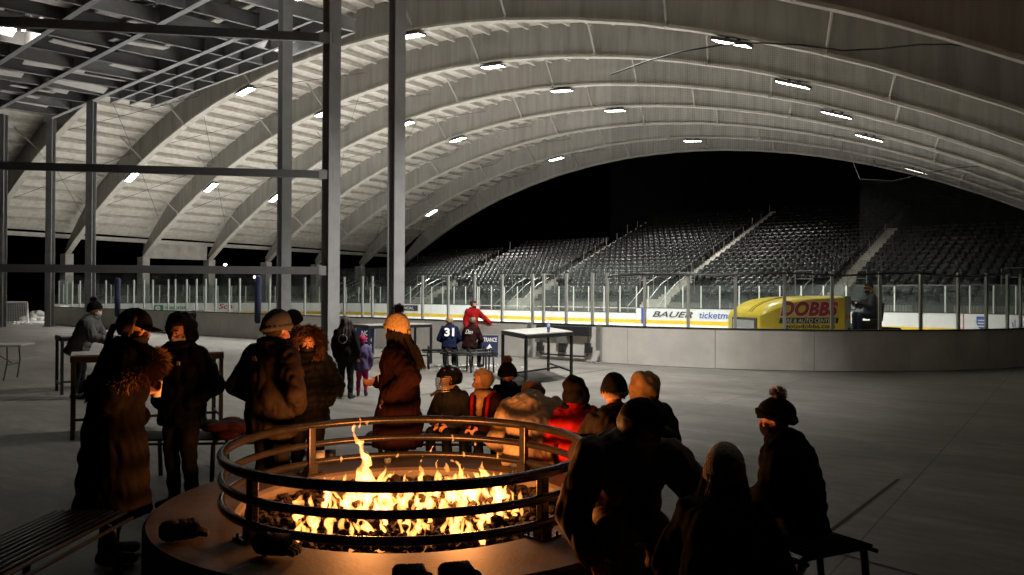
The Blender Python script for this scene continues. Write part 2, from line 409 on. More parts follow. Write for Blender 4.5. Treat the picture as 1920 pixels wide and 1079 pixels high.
# ------------------------------------------------------------------ ceiling lamps under the ribs
M['lamp_glow'] = emis('lamp_diffuser', (1.0, 0.965, 0.90), 40.0)
M['lamp_dim'] = emis('lamp_diffuser_dim', (1.0, 0.95, 0.86), 5.0)
M['lamp_body'] = mat('lamp_housing', (0.05, 0.05, 0.05), 0.5)
LAMPS = {0: (-52.55, -39.54, -26.55, -11.7), 1: (-53.3, -40.6, -27.1, -12.07), 2: (-54.3, -39.85, -27.3, -12.5), 3: (-40.86, -27.7, -12.96),
         5: (-55.6, -41.1, -28.8, -13.9), -1: (-26.2, -11.3), -2: (-22.0, -8.5), -3: (-3.0,)}  # ribs below zero: lamps added out of view to light boards, plaza and heads
ROWS = {0: 'nearest fully lit rib', 1: 'second rib from the plaza', 2: 'third rib from the plaza', 3: 'fourth rib from the plaza', 5: 'second last rib', -1: 'rib over the near boards, added out of view for its light', -2: 'rib over the plaza, added out of view to light the boards', -3: 'rib over the fire pit, added out of view to light the heads below'}
def lampmesh():
    b = B(); b.box((0, 0, 0.05), (1.30, 0.46, 0.10)); b.box((0.2, 0, .14), (.1, .1, .1)); b.box((-.2, 0, .14), (.1, .1, .1)); return b.mesh('lamp_housing', M['lamp_body'])
def glowmesh(m): return B().add([(-.62, -.2, -.006), (.62, -.2, -.006), (.62, .2, -.006), (-.62, .2, -.006)], [(0, 3, 2, 1)]).mesh('diffuser', m, fix=False)
lm, gm, gd = lampmesh(), glowmesh(M['lamp_glow']), glowmesh(M['lamp_dim'])
POSW = {4: ('far left', 'left of centre', 'right of centre', 'far right'), 3: ('left of centre', 'right of centre', 'far right'), 2: ('left', 'right'), 1: ('the only one',)}
for n, xs in LAMPS.items():
    for i, X in enumerate(xs):
        a = math.asin((X - rib_cx(n)) / ARC_R); p = arcp(n, a, ARC_R - 0.24)
        dim = (n == 5 and i == 3) or n == -3
        side = POSW[len(xs)][i]
        t = thing('ceiling_lamp', ('dim ' if dim else 'bright ') + 'rectangular ceiling lamp, %s on the %s' % (side, ROWS[n]), 'ceiling lamp', p, 0, 'lamps under the roof ribs')
        t.rotation_euler = (0, a, 0)
        for nm, me in (('housing', lm), ('diffuser', gd if dim or n == -3 else gm)):
            o = bpy.data.objects.new(nm, me); COL.objects.link(o); o.parent = t
        ld = bpy.data.lights.new('lamp_light', 'AREA'); ld.shape = 'RECTANGLE'; ld.size = 1.24; ld.size_y = .40; ld.color = (1.0, .96, .89)
        ld.energy = LAMP_W * (.08 if dim and n == 5 else {-1: .36, -2: (.05, .88)[i % 2], -3: .007, 5: 1.3}.get(n, 1.0)) * (.6 if i == 3 else 1); ld.spread = rad({-2: 104, -1: 88, 5: 135, -3: 120}.get(n, 110))
        lo = bpy.data.objects.new('lamp_light', ld); COL.objects.link(lo); lo.parent = t; lo.location = (0, 0, -.012)
# ================================================================== STEEL CANOPY (unfinished building), upper left
ZC = 10.9
Dl, Dr = atz(283, 202, ZC), atz(664, 62, ZC)
e1 = (Dl - Dr); e1.z = 0; e1.normalize(); e2 = Vector((e1.y, -e1.x, 0))
if e2.y > 0: e2 = -e2
can = thing('steel_canopy', 'unfinished grey steel roof frame with open beams over the left side', 'steel frame')
O = Dr.copy()
def cp(s, t, z=0.0): return O + e1 * s + e2 * t + Vector((0, 0, z))
def ibeam(b, p, q, h, wd, zo=0.0):
    up = Vector((0, 0, 1)); a = Vector(p); c2 = Vector(q)
    b.bar(a + up * (zo + .012), c2 + up * (zo + .012), wd, .024); b.bar(a + up * (zo + h / 2), c2 + up * (zo + h / 2), .02, h - .05); b.bar(a + up * (zo + h - .012), c2 + up * (zo + h - .012), wd, .024)
Llen = (Dl - Dr).length
cps = atz(97, 223, ZC); tC = (cps - O).dot(e2); sC = (cps - O).dot(e1)
tB = (atz(160, 120, ZC) - O).dot(e2); tA = (atz(90, 60, ZC) - O).dot(e2)
for t, s1, h in ((0, Llen, .5), (tC * .36, Llen + .3, .45), (tC * .68, Llen + .6, .45), (tC, sC + 1.0, .8), (tB, sC + 1, .62), (tA, sC + 1, .62), (tA + (tA - tB), sC, .62), (tA + 2 * (tA - tB), sC, .62)):
    b = B(); ibeam(b, cp(0, t), cp(s1, t), h, .2 if h > .5 else .12); b.build('main_beam', M['steel'], can)
rr = random.Random(12)
s = 0.0; k = 0
while s < sC:
    t1 = tA + 2 * (tA - tB)
    b = B(); ibeam(b, cp(s, 0.02 if s < Llen else tC, .03), cp(s, t1, .03), .5, .13); b.build('cross_beam', M['steel_dark'] if k % 2 else M['steel'], can)
    if s < Llen - .5:
        pass
    s += 2.05; k += 1
# joists, braces and sheets of ceiling laid on the beams
for i in range(64):
    s0 = rr.uniform(0.5, sC - 4); t0 = rr.uniform(tC, tA + 2 * (tA - tB) - 1.5)
    dx = rr.choice((3.2, 4.1, 2.4)); ang = rr.choice((0, 0, 1))
    z = rr.uniform(.55, 1.25)
    if ang: B().bar(cp(s0, t0, z), cp(s0 + dx, t0 + rr.uniform(.9, 1.6), z + .05), .08, .16).build('joist', M['steel_dark'], can)
    else: B().bar(cp(s0, t0, z), cp(s0 + dx, t0, z), .1, .22).build('joist', M['steel_dark'], can)
az2 = math.atan2(e2.y, e2.x)
for i in range(38):
    s0 = rr.choice([x * 2.05 + 1.0 for x in range(2, int(sC / 2.05))]) + rr.uniform(-.4, .4); t0 = rr.uniform(tB - .5, tA + 2 * (tA - tB) - 1) if i < 26 else rr.uniform(tC + .6, tB)
    b = B(); b.box((0, 0, 0), (rr.uniform(1.4, 2.6), rr.uniform(.35, .7), .04)); o = b.build('ceiling_panel', M['panel_white'], can)
    o.location = cp(s0, t0, rr.uniform(.12, .45)); o.rotation_euler = (rr.uniform(-.2, .35), rr.uniform(-.06, .06), az2)
for i in range(12):
    s0 = rr.uniform(.5, sC - 3); t0 = tC + 1.0 + i * .8
    B().box(cp(s0, t0, 1.2), (rr.uniform(2, 5), .9, .05), Matrix.Rotation(math.atan2(e1.y, e1.x), 3, 'Z')).build('deck_sheet', M['steel_dark'], can)
def hcol(b, p, z1, wd, rz=0.0, z0=0.0):
    Rm = Matrix.Rotation(rz, 3, 'Z'); p = Vector(p)
    b.box(p + Vector((0, 0, (z0 + z1) / 2)), (.03, wd - .06, z1 - z0), Rm)
    for sg in (-1, 1): b.box(p + Rm @ Vector((0, sg * (wd / 2 - .015), 0)) + Vector((0, 0, (z0 + z1) / 2)), (wd, .03, z1 - z0), Rm)
    b.box(p + Vector((0, 0, z0 + .012)), (wd + .14, wd + .14, .024), Rm)
rzc = math.atan2(e1.y, e1.x) + rad(38)
for px, py in ((96, 223), (172, 190), (6, 215)):
    p = atz(px, py, ZC); p.z = 0; b = B(); hcol(b, p, ZC, .33, rzc); b.build('column', M['steel'], can)
settle(can, (atz(172, 190, ZC).x, atz(172, 190, ZC).y, 0))
M['canopy_lamp'] = emis('canopy_lamp_glow', (1, .93, .8), 260.0)
for px, py, lb in ((25, 53, 'larger'), (45, 55, 'smaller')):
    p = atz(px, py, ZC + .25)
    t = thing('work_lamp', '%s round work lamp glowing inside the open steel canopy' % lb, 'lamp', p)
    B().ell((0, 0, 0), (.09, .09, .07)).build('bulb', M['canopy_lamp'], t, True); B().tube([(0, 0, .09), (0, 0, .3)], [.1, .04], 10).build('shade', M['lamp_body'], t)
    ld = bpy.data.lights.new('lamp_light', 'POINT'); ld.energy = 70; ld.color = (1, .93, .82); ld.shadow_soft_size = .1
    lo = bpy.data.objects.new('lamp_light', ld); COL.objects.link(lo); lo.parent = t; lo.location = (0, 0, -.05)
# ------------------------------------------------------------------ tall frame of columns and rails
fr = thing('steel_portal', 'tall grey steel portal of posts with three horizontal rails on the left', 'steel portal')
pc = atz(618.5, 683); Dc = pc.dot(FH)
def colp(px, D): return atD(px, D)
ang_f = None
pl = atD(0, 20.0); dirf = (pl - pc); dirf.z = 0; dirf.normalize()
rzf = math.atan2(dirf.y, dirf.x)
b = B(); hcol(b, pc, 14.0, .34, rzf + rad(32)); b.build('post', M['steel'], fr)
p2 = colp(532, 26.5); b = B(); hcol(b, p2, 13.5, .33, rzf + rad(32)); b.build('post', M['steel'], fr)
def at_d(px, py, D):
    d = ray(px, py); return Vector((0, 0, CAM_H)) + d * (D / d.dot(FW))
for (yl, yr, h) in ((41, 72, .22), (311, 328, .19), (503, 508, .19)):
    q = at_d(612, yr, Dc - .1); r_ = at_d(0, yl, 20.0); r2 = r_ + (r_ - q) * .35
    b = B(); b.bar(q, r2, .12, h); b.build('rail', M['steel_dark'], fr); 
    B().box(q, (.36, .14, h + .05), Matrix.Rotation(rzf, 3, 'Z')).build('bracket', M['steel'], fr)
b = B(); hcol(b, Vector((at_d(-330, 549, 19.0).x, at_d(-330, 549, 19.0).y, 0)), 12.5, .42, rzf + rad(32)); b.build('post', M['steel'], fr)
settle(fr, (pc.x, pc.y, 0))
b = B(); p = colp(742, 22.3); hcol(b, p, 14.0, .335, rzf + rad(30)); o = b.build('steel_column', M['steel'])
tag(o, 'free standing grey steel column right of the post frame', 'column')
# ================================================================== RINK
HB, YN, YF, XR = 0.98, 18.74, 45.44, -3.8
CR = 8.6
ice = []
for (cx, cy, a0) in ((XR - CR, YN + CR, -90), (XR - CR, YF - CR, 0), (-62 + CR, YF - CR, 90), (-62 + CR, YN + CR, 180)):
    for i in range(13): a = rad(a0 + 7.5 * i); ice.append(Vector((cx + CR * math.cos(a), cy + CR * math.sin(a), 0.02)))
b = B(); b.add(ice, [tuple(range(len(ice)))]); tag(b.build('ice', M['ice'], fix=False), 'smooth white ice surface of the rink', 'ice', kind='structure')
for nm, X, wd, m in (('red_line', -35.2, .3, 'red_line'), ('blue_line', -27.6, .3, 'blue_line'), ('blue_line', -42.8, .3, 'blue_line'), ('goal_line', -7.8, .06, 'red_line')):
    ya_ = 1.45 if nm == 'goal_line' else .15
    o = B().add([(X - wd / 2, YN + ya_, .026), (X + wd / 2, YN + ya_, .026), (X + wd / 2, YF - ya_, .026), (X - wd / 2, YF - ya_, .026)], [(0, 1, 2, 3)]).build(nm, M[m], fix=False)
    tag(o, '%s painted across the ice' % nm.replace('_', ' '), 'rink line', kind='structure')
def arc(cx, cy, a0, a1, k=14): return [(cx + CR * math.cos(rad(a0 + (a1 - a0) * i / k)), cy + CR * math.sin(rad(a0 + (a1 - a0) * i / k))) for i in range(k + 1)]
def lerp_path(path, step):
    out = [Vector(path[0])]
    for q in path[1:]:
        q = Vector(q); p = out[-1]; d = (q - p).length; k = max(1, int(d / step))
        for i in range(1, k + 1): out.append(p + (q - p) * (i / k))
    return out
def plen(P):
    s = [0.0]
    for i in range(1, len(P)): s.append(s[-1] + (P[i] - P[i - 1]).length)
    return s
def sub(P, s, a, b2):
    """piece of the polyline between the arc lengths a and b2"""
    def at(x):
        x = min(max(x, 0), s[-1])
        for i in range(1, len(P)):
            if s[i] >= x: t = (x - s[i - 1]) / max(1e-9, s[i] - s[i - 1]); return P[i - 1] + (P[i] - P[i - 1]) * t
        return P[-1]
    return [at(a)] + [P[i] for i in range(len(P)) if a + .02 < s[i] < b2 - .02] + [at(b2)]
def boards(root, path, seams, posts, glass_top, post_top, face, post_m, post_w=.07, gap=.006, kick=True, glass=True, h=HB, skip_glass=()):
    """path: rink side edge, ice on the LEFT of travel"""
    P = lerp_path(path, .4); s = plen(P)
    for a, b2 in zip(seams[:-1], seams[1:]):
        q = sub(P, s, a + gap, b2 - gap)
        B().loft(sweep(q, -.10, 0.0, 0.01, h)).build('board_panel', face, root)
    q = sub(P, s, seams[0], seams[-1])
    B().loft(sweep(q, -.075, -.025, 0.0, h - .01)).build('board_core', M['black_cap'], root)
    B().loft(sweep(q, -.115, 0.018, h, h + .035)).build('cap_rail', M['black_cap'], root)
    if kick: B().loft(sweep(q, 0.002, 0.012, 0.02, .24)).build('kick_plate', M['yellow'], root)
    ps = []
    for x in posts:
        a = sub(P, s, x - .01, x + .01); p = a[0]; d = (a[-1] - a[0]).normalized(); nn = Vector((-d.y, d.x))
        ang = math.atan2(d.y, d.x); c2 = p - nn * .05
        B().box((c2.x, c2.y, (h + .035 + post_top) / 2), (post_w, .06, post_top - h - .035), Matrix.Rotation(ang, 3, 'Z')).build('glass_post', post_m, root)
    if glass:
        for i, (a, b2) in enumerate(zip(posts[:-1], posts[1:])):
            if i in skip_glass or b2 - a > 4.5: continue
            q = sub(P, s, a + .012, b2 - .012)
            q = [q[0]] + [x for x in q[1:-1]] + [q[-1]]
            B().loft(sweep(q, -.056, -.044, h + .04, glass_top)).build('glass_pane', M['glass'], root)
    return P, s
# near boards with the right end (ice on the left when travelling +X then +Y)
XL = -49.5
near = thing('rink_boards', 'near rink boards with tall glass, grey outer panels facing the plaza', 'rink boards')
path = [(XL, YN), (XR - CR, YN)] + arc(XR - CR, YN + CR, -90, 0)[1:]
P = lerp_path(path, .4); s = plen(P)
def s_px(px):     # arc length where the picture column meets the near boards
    best = min(range(len(P)), key=lambda i: abs(((Vector((P[i].x, P[i].y, 0)).dot(RT)) / max(.1, Vector((P[i].x, P[i].y, 0)).dot(FH))) * F_PX + 960 - px))
    lo, hi = max(best - 1, 0), min(best + 1, len(P) - 1); f = lambda q: (Vector((q.x, q.y, 0)).dot(RT) / Vector((q.x, q.y, 0)).dot(FH)) * F_PX + 960
    bs, bv = s[best], 1e9
    for i in (lo, best):
        if i + 1 > len(P) - 1: continue
        for k in range(11):
            q = P[i] + (P[i + 1] - P[i]) * (k / 10); v = abs(f(q) - px)
            if v < bv: bv, bs = v, s[i] + (s[i + 1] - s[i]) * k / 10
    return bs
seams = [0.0] + [s_px(905) - 2.44 * k for k in range(13, 0, -1) if s_px(905) - 2.44 * k > 1] + [s_px(905), s_px(1003), s_px(1128), s_px(1182), s_px(1344), s_px(1527), s_px(1700), s_px(1700) + 2.44, s_px(1700) + 4.88, s[-1]]
seams = [x for i, x in enumerate(seams) if i == 0 or x - seams[i - 1] > .3]
posts = [.1] + [s_px(x) for x in (138, 152, 177, 201, 225, 253, 273, 289, 318, 331, 352, 371, 388, 407, 432, 452, 490, 508, 573.5, 648, 682, 701, 750, 795.5, 842.5, 892.5, 945, 1001, 1022.6, 1065.5, 1114.7, 1141, 1212, 1292, 1379, 1470, 1561, 1647.7, 1725, 1793, 1846.5, 1886, 1910)]
posts += [posts[-1] + 1.6, posts[-1] + 3.2, s[-1] - .05]
boards(near, path, seams, posts, 2.71, 2.42, M['board_back'], M['alu'])
# gate hardware on the outside of the near boards
gx = lambda px: atY(px, 640, YN).x
yb = YN - .12
for px in (1001, 1130):
    x = gx(px); b = B(); b.bar((x, yb - .05, .02), (x, yb - .05, HB + .05), .15, .08, up=(0, 1, 0)); b.bar((x, yb - .28, .03), (x, yb - .06, .32), .13, .06); b.box((x, yb - .2, .012), (.3, .32, .02)); b.build('gate_post', M['galv'], near)
x0, x1 = gx(1016), gx(1115)
B().box(((x0 + x1) / 2, yb - .08, .83), (x1 - x0, .14, .26)).build('gate_header', M['dark_steel'], near, bevel=.01)
for px, z, hh in ((1019, .35, .26), (1060, .40, .36), (1109, .38, .28)):
    x = gx(px); b = B(); b.box((x, yb - .05, z), (.16, .1, hh)); b.box((x + .08, yb - .07, z - .04), (.13, .1, hh * .55)); b.build('latch_box', M['dark_steel'], near, bevel=.008)
    B().tube([(x, yb - .04, z + hh / 2), (x, yb - .04, .74)], .012, 6).build('conduit', M['dark_steel'], near)
B().tube([(gx(1019), yb - .05, .2), (gx(1022), yb - .05, .14), (gx(1105), yb - .05, .14), (gx(1109), yb - .05, .22)], .025, 8).build('conduit', M['dark_steel'], near)
x = gx(1063); B().box((x, yb - .08, .58), (.3, .13, .2)).build('latch_box', M['galv'], near)
# blue padding at both ends of the players' bench
for px in (226, 490):
    a = sub(P, s, s_px(px), s_px(px) + .02)[0]
    B().cap((a.x, a.y - .14, HB - .25), .13, (a.x, a.y - .14, 2.42), .13, 12).build('post_pad', M['pad_blue'], near, True)
settle(near, (-25, YN, 0))
# far boards: white, yellow kick plate, adverts
far = thing('rink_boards', 'far rink boards, white with a yellow kick plate and adverts', 'rink boards')
fpath = [(XR, YN + CR), (XR, YF - CR)] + arc(XR - CR, YF - CR, 0, 90)[1:] + [(-62 + CR, YF)] + arc(-62 + CR, YF - CR, 90, 180)[1:] + [(-62, YN + CR)] + arc(-62 + CR, YN + CR, 180, 215, 6)[1:]
FP = lerp_path(fpath, .4); fs = plen(FP)
def fs_x(x):      # arc length of a place on the straight far side
    st = [i for i in range(len(FP)) if abs(FP[i].y - YF) < 1e-3]
    return fs[st[0]] + (FP[st[0]].x - x)
fx = lambda px: atY(px, 575, YF).x
A1, A2 = fs_x(fx(1193)), fs_x(fx(897))
fseams = [0.0]
while fseams[-1] + 2.44 < A1: fseams.append(fseams[-1] + 2.44)
fseams.append(A1)
fposts = [x * 1.22 + .3 for x in range(int((fs[-1] - .3) / 1.22))]
P_, s_ = FP, fs
boards(far, fpath, fseams, [x for x in fposts if x < A1], 2.42, 2.36, M['board_white'], M['white_post'], post_w=.055)
low = thing('rink_boards', 'low stretch of the far rink boards topped by clear half windows', 'rink boards')
lseams = [A1 + (A2 - A1) * i / 5 for i in range(6)]
boards(low, fpath, lseams, [A1 + .02 + (A2 - A1 - .04) * i / 11 for i in range(12)], 2.42, 2.36, M['board_white'], M['white_post'], post_w=.055, h=.66)
for i in range(10):
    q = sub(FP, fs, A1 + (A2 - A1) * (i + .06) / 10, A1 + (A2 - A1) * (i + .94) / 10); B().loft(sweep(q, -.07, -.03, HB - .03, HB + .01)).build('window_rail', M['white_post'], low)
settle(low, ((fx(1193) + fx(897)) / 2, YF, 0))
fseams2 = [A2]
while fseams2[-1] + 2.44 < fs[-1]: fseams2.append(fseams2[-1] + 2.44)
fseams2.append(fs[-1])
lft = thing('rink_boards', 'far left rink boards and end boards with green and red adverts', 'rink boards')
boards(lft, fpath, fseams2, [x for x in fposts if x > A2], 2.42, 2.36, M['board_white'], M['white_post'], post_w=.055)
YI = YF - .016
def ad(root, nm, s_, m, pxc, pyc, width_px, height, **k):
    c2 = atY(pxc, pyc, YI); a = atY(pxc - width_px / 2, pyc, YI); b2 = atY(pxc + width_px / 2, pyc, YI)
    return text(nm, s_, m, root, (c2.x, YI, c2.z), (1, 0, 0), (0, 0, 1), width=b2.x - a.x, height=height, **k)
ad(far, 'advert_lettering', 'BAUER', M['ink_black'], 1260.5, 590, 76, .36, shear=.35, bold=.012)
ad(far, 'advert_lettering', 'ticketmaster', M['ink_blue'], 1356, 592, 92, .40, shear=.15, bold=.008)
bx = atY(1206.5, 590, YF).x
B().box((bx, YF - .012, .5), (.30, .02, .955)).build('blue_stripe', M['blue_line'], far)
rx = atY(1034, 590, YF).x
B().box((rx, YF - .012, .5), (.32, .02, .955)).build('red_stripe', M['red_line'], low)
B().box((rx, YF - .06, .82), (.5, .1, .31)).build('board_panel', M['board_white'], low)
for (pa, pb, m, s_, mt, hh) in ((650, 694, 'navy', 'STL AUTHENTICS', 'ink_white', .34), (742, 783.5, 'ink_black', 'FINANCIAL', 'ink_white', .3)):
    xa, xb = atY(pa, 575, YF).x, atY(pb, 578, YF).x
    B().box(((xa + xb) / 2, YF - .010, .66), (xb - xa, .02, .46)).build('advert_panel', M[m], lft)
    text('advert_lettering', s_, M[mt], lft, ((xa + xb) / 2 - (xb - xa) * .06, YF - .026, .66), (1, 0, 0), (0, 0, 1), width=(xb - xa) * .78, height=hh * .72, bold=.01)
    if m == 'navy':
        B().prism([Vector((xb - .55, YF - .03, .80)), Vector((xb - .45, YF - .03, .52)), Vector((xb - .30, YF - .03, .52)), Vector((xb - .12, YF - .03, .80)), Vector((xb - .33, YF - .03, .66))], 0, 0, Vector((0, .005, 0))).build('advert_emblem', M['ink_white'], lft)
for px in (600, 640):
    c2 = atY(px, 574, YI); text('advert_lettering', 'G', M['ink_black'], lft, (c2.x, YI, .62), (1, 0, 0), (0, 0, 1), width=1.0, height=.5, bold=.03)
    B().prism([Vector((c2.x + .02, YI - .006, .78)), Vector((c2.x - .10, YI - .006, .60)), Vector((c2.x + .02, YI - .006, .62)), Vector((c2.x - .02, YI - .006, .46)), Vector((c2.x + .14, YI - .006, .66)), Vector((c2.x + .02, YI - .006, .65))], 0, 0, Vector((0, .004, 0))).build('advert_emblem', M['ink_orange'], lft)
XE = -62 + .02
ya, yb2 = atX(285, 572, XE).y, atX(350, 572, XE).y; yc, yd = atX(410, 572, XE).y, atX(478, 572, XE).y
B().box((XE, ya + .45, .62), (.02, .9, .44)).build('advert_panel', M['ink_green'], lft)
text('advert_emblem', 'e', M['ink_white'], lft, (XE + .016, ya + .45, .62), (0, 1, 0), (0, 0, 1), width=.42, height=.3, bold=.02)
text('advert_lettering', 'nterprise', M['ink_green'], lft, (XE + .004, (ya + 1.0 + yb2) / 2, .60), (0, 1, 0), (0, 0, 1), width=yb2 - ya - 1.1, height=.42, bold=.015)
text('advert_lettering', 'Schnucks', M['ink_red'], lft, (XE + .004, (yc + yd) / 2, .70), (0, 1, 0), (0, 0, 1), width=yd - yc, height=.42, shear=.2, bold=.015)
settle(lft, (-52, YF, 0))
# right-hand adverts on the end boards' curve
def on_curve(px, py, z):
    best = min(range(len(FP)), key=lambda i: abs((Vector((FP[i].x, FP[i].y, 0)).dot(RT)) / Vector((FP[i].x, FP[i].y, 0)).dot(FH) * F_PX + 960 - px) + (0 if FP[i].y > 40 else 1e4))
    p = FP[best]; d = (FP[best - 1] - FP[min(best + 1, len(FP) - 1)]).normalized(); nn = Vector((d.y, -d.x))
    return p + nn * .016, d, z
p, d, z = on_curve(1840, 605, .55)
sh = [(-.3, .3), (.3, .3), (.3, -.02), (.2, -.22), (0, -.34), (-.2, -.22), (-.3, -.02)]
q = [Vector((p.x + d.x * u, p.y + d.y * u, .56 + v)) for u, v in sh]
nn = Vector((d.y, -d.x, 0)) * .01
B().prism(q, 0, 0, nn).build('shield_emblem', M['ink_blue'], far)
for k in range(3):
    q2 = [Vector((p.x + d.x * u, p.y + d.y * u, .68 - k * .14 + v)) + nn * 1.3 for u, v in ((-.22, .03), (.22, .03), (.22, -.03), (-.22, -.03))]
    B().prism(q2, 0, 0, nn * .2).build('shield_stripe', M['ink_white'], far)
p, d, z = on_curve(1902, 605, .55); text('advert_lettering', 'Royal Banks', M['ink_blue'], far, (p.x, p.y, .55), (d.x, d.y, 0), (0, 0, 1), width=2.4, height=.42, bold=.01)
p, d, z = on_curve(1810, 598, .5); B().box((p.x, p.y, .49), (.035, .035, .95)).build('red_stripe', M['red_line'], far)
settle(far, (-15, YF, 0))
# open gate leaf, goal frames, snow and bin at the rink's left end
gate = thing('rink_gate', 'white rink gate leaf swung open at the left end with yellow kick plate', 'gate', atz(118, 606))
dg_ = (atz(137, 600) - atz(100, 607)); dg_.z = 0; L_ = dg_.length; az = math.atan2(dg_.y, dg_.x); gate.rotation_euler = (0, 0, az)
L_ = min(L_, 2.6)
B().box((0, 0, .52), (L_, .1, .96)).build('leaf', M['board_white'], gate); B().box((-L_ * .2, -.056, .13), (L_ * .55, .012, .2)).build('kick_plate', M['yellow'], gate)
B().box((0, 0, 1.8), (L_, .012, 1.5)).build('glass_pane', M['glass'], gate)
for sx in (-1, 1): B().box((sx * L_ / 2, 0, 1.7), (.07, .06, 1.5)).build('glass_post', M['alu'], gate)
def goal(label, loc, rz, wd=1.83, h=1.22, nm='hockey_goal'):
    t = thing(nm, label, 'hockey goal', loc, rz, 'hockey goals by the rink')
    r_ = .03
    B().tube([(-wd / 2, 0, 0), (-wd / 2, 0, h - .05), (-wd / 2 + .05, 0, h), (wd / 2 - .05, 0, h), (wd / 2, 0, h - .05), (wd / 2, 0, 0)], r_, 8).build('frame', M['white_post'], t)
    B().tube([(-wd / 2, 0, .02), (-wd / 2 - .1, .7, .02), (-wd / 4, 1.1, .02), (wd / 4, 1.1, .02), (wd / 2 + .1, .7, .02), (wd / 2, 0, .02)], .025, 6).build('base_bar', M['white_post'], t)
    b = B(); top = [(-wd / 2, 0, h), (-wd / 2, .45, h), (0, .55, h), (wd / 2, .45, h), (wd / 2, 0, h)]; bot = [(-wd / 2, 0, .03), (-wd / 2 - .1, .7, .03), (0, 1.12, .03), (wd / 2 + .1, .7, .03), (wd / 2, 0, .03)]
    for i in range(4):
        for k in range(9):
            f = k / 8; a = Vector(top[i]).lerp(Vector(top[i + 1]), f); c2 = Vector(bot[i]).lerp(Vector(bot[i + 1]), f)
            b.tube([a, a.lerp(c2, .5) + Vector((0, .05, -.05)), c2], .008, 4)
        for k in range(1, 10):
            f = k / 10; b.tube([Vector(top[i]).lerp(Vector(bot[i]), f), Vector(top[i + 1]).lerp(Vector(bot[i + 1]), f)], .008, 4)
    b.build('net', M['snow'], t); return t
p = atz(17, 606); goal('white hockey goal with a sagging net standing at the far left', p, rad(70))
p = atz(128, 604); goal('small white practice goal frame in front of the open gate', p, rad(30), .75, .62, 'practice_goal')
rr = random.Random(5)
def lump(name, label, cat, loc, dims, m, sd, k=26):
    rs = random.Random(sd); b = B()
    for i in range(k):
        a = rs.uniform(0, 6.28); q = rs.random() ** .6; r_ = rs.uniform(.12, .3) * dims[2] * 2
        z = (1 - q) * dims[2] * .8
        b.ell((dims[0] * q * math.cos(a), dims[1] * q * math.sin(a), z), (r_ * rs.uniform(.8, 1.4), r_, r_ * .7), Matrix.Rotation(rs.uniform(0, 3), 3, 'Z'), 9, 6)
    o = b.build(name, m, None, True); o.location = loc; return tag(o, label, cat)
lump('snow_pile', 'heap of scraped white snow beside the open rink gate', 'snow pile', atz(72, 601), (1.5, 1.1, .62), M['snow'], 2)
lump('snow_pile', 'low smear of scraped snow in front of the hockey goal', 'snow pile', atz(30, 607), (1.6, .9, .12), M['snow'], 4, 40)
pb_ = atz(372, 627); bin_ = thing('litter_bin', 'black litter bin with a white panel against the near boards', 'bin', pb_, rad(-4))
b = B(); b.loft([[Vector((sx * w_, sy * w_ * .9, z)) for sx, sy in ((-1, -1), (1, -1), (1, 1), (-1, 1))] for z, w_ in ((0, .26), (.75, .33), (.8, .36), (.92, .34), (1.05, .22))]); b.build('bin_body', M['rubber'], bin_, bevel=.02)
B().box((0, -.335, .62), (.34, .02, .3), Matrix.Rotation(.08, 3, 'X')).build('panel', M['ink_white'], bin_)
# protective net round the right end
net = thing('safety_net', 'fine black safety net hung round the right end of the rink', 'net')
npth = [(-12.5, YN), (XR - CR, YN)] + arc(XR - CR, YN + CR, -90, 0)[1:] + [(XR, YF - CR)] + arc(XR - CR, YF - CR, 0, 90)[1:] + [(-14.6, YF)]
NP = lerp_path(npth, .5); ns = plen(NP); tot = ns[-1]
V = []; Fc = []; UV = []
ztop = lambda x: 7.75 + .35 * abs(math.sin(x / 6.2 * math.pi)) 
zbot = lambda x: 2.30 + .09 * abs(math.sin(x / 3.1 * math.pi))
for i, q in enumerate(NP):
    V += [(q.x, q.y, zbot(ns[i])), (q.x, q.y, ztop(ns[i]))]
for i in range(len(NP) - 1): Fc.append((2 * i, 2 * i + 2, 2 * i + 3, 2 * i + 1))
me = bpy.data.meshes.new('net_sheet'); me.from_pydata(V, [], Fc); me.materials.append(M['net']); uvl = me.uv_layers.new()
for pl_ in me.polygons:
    for li in pl_.loop_indices:
        vi = me.loops[li].vertex_index; uvl.data[li].uv = (ns[vi // 2] / .045, V[vi][2] / .045)
o = bpy.data.objects.new('net_sheet', me); COL.objects.link(o); o.parent = net
B().tube([(q.x, q.y, ztop(ns[i])) for i, q in enumerate(NP)], .022, 6).build('top_cable', M['rubber'], net)
B().tube([(q.x, q.y - .12, zbot(ns[i]) + .02 * math.sin(i * 1.7)) for i, q in enumerate(NP)], .028, 6).build('bottom_rope', M['black_metal'], net)
q = NP[-1]; B().tube([(q.x, q.y, ztop(tot)), (q.x - .6, q.y, 9.6)], .012, 5).build('hanger', M['galv'], net)
settle(net, (XR, (YN + YF) / 2, 0))
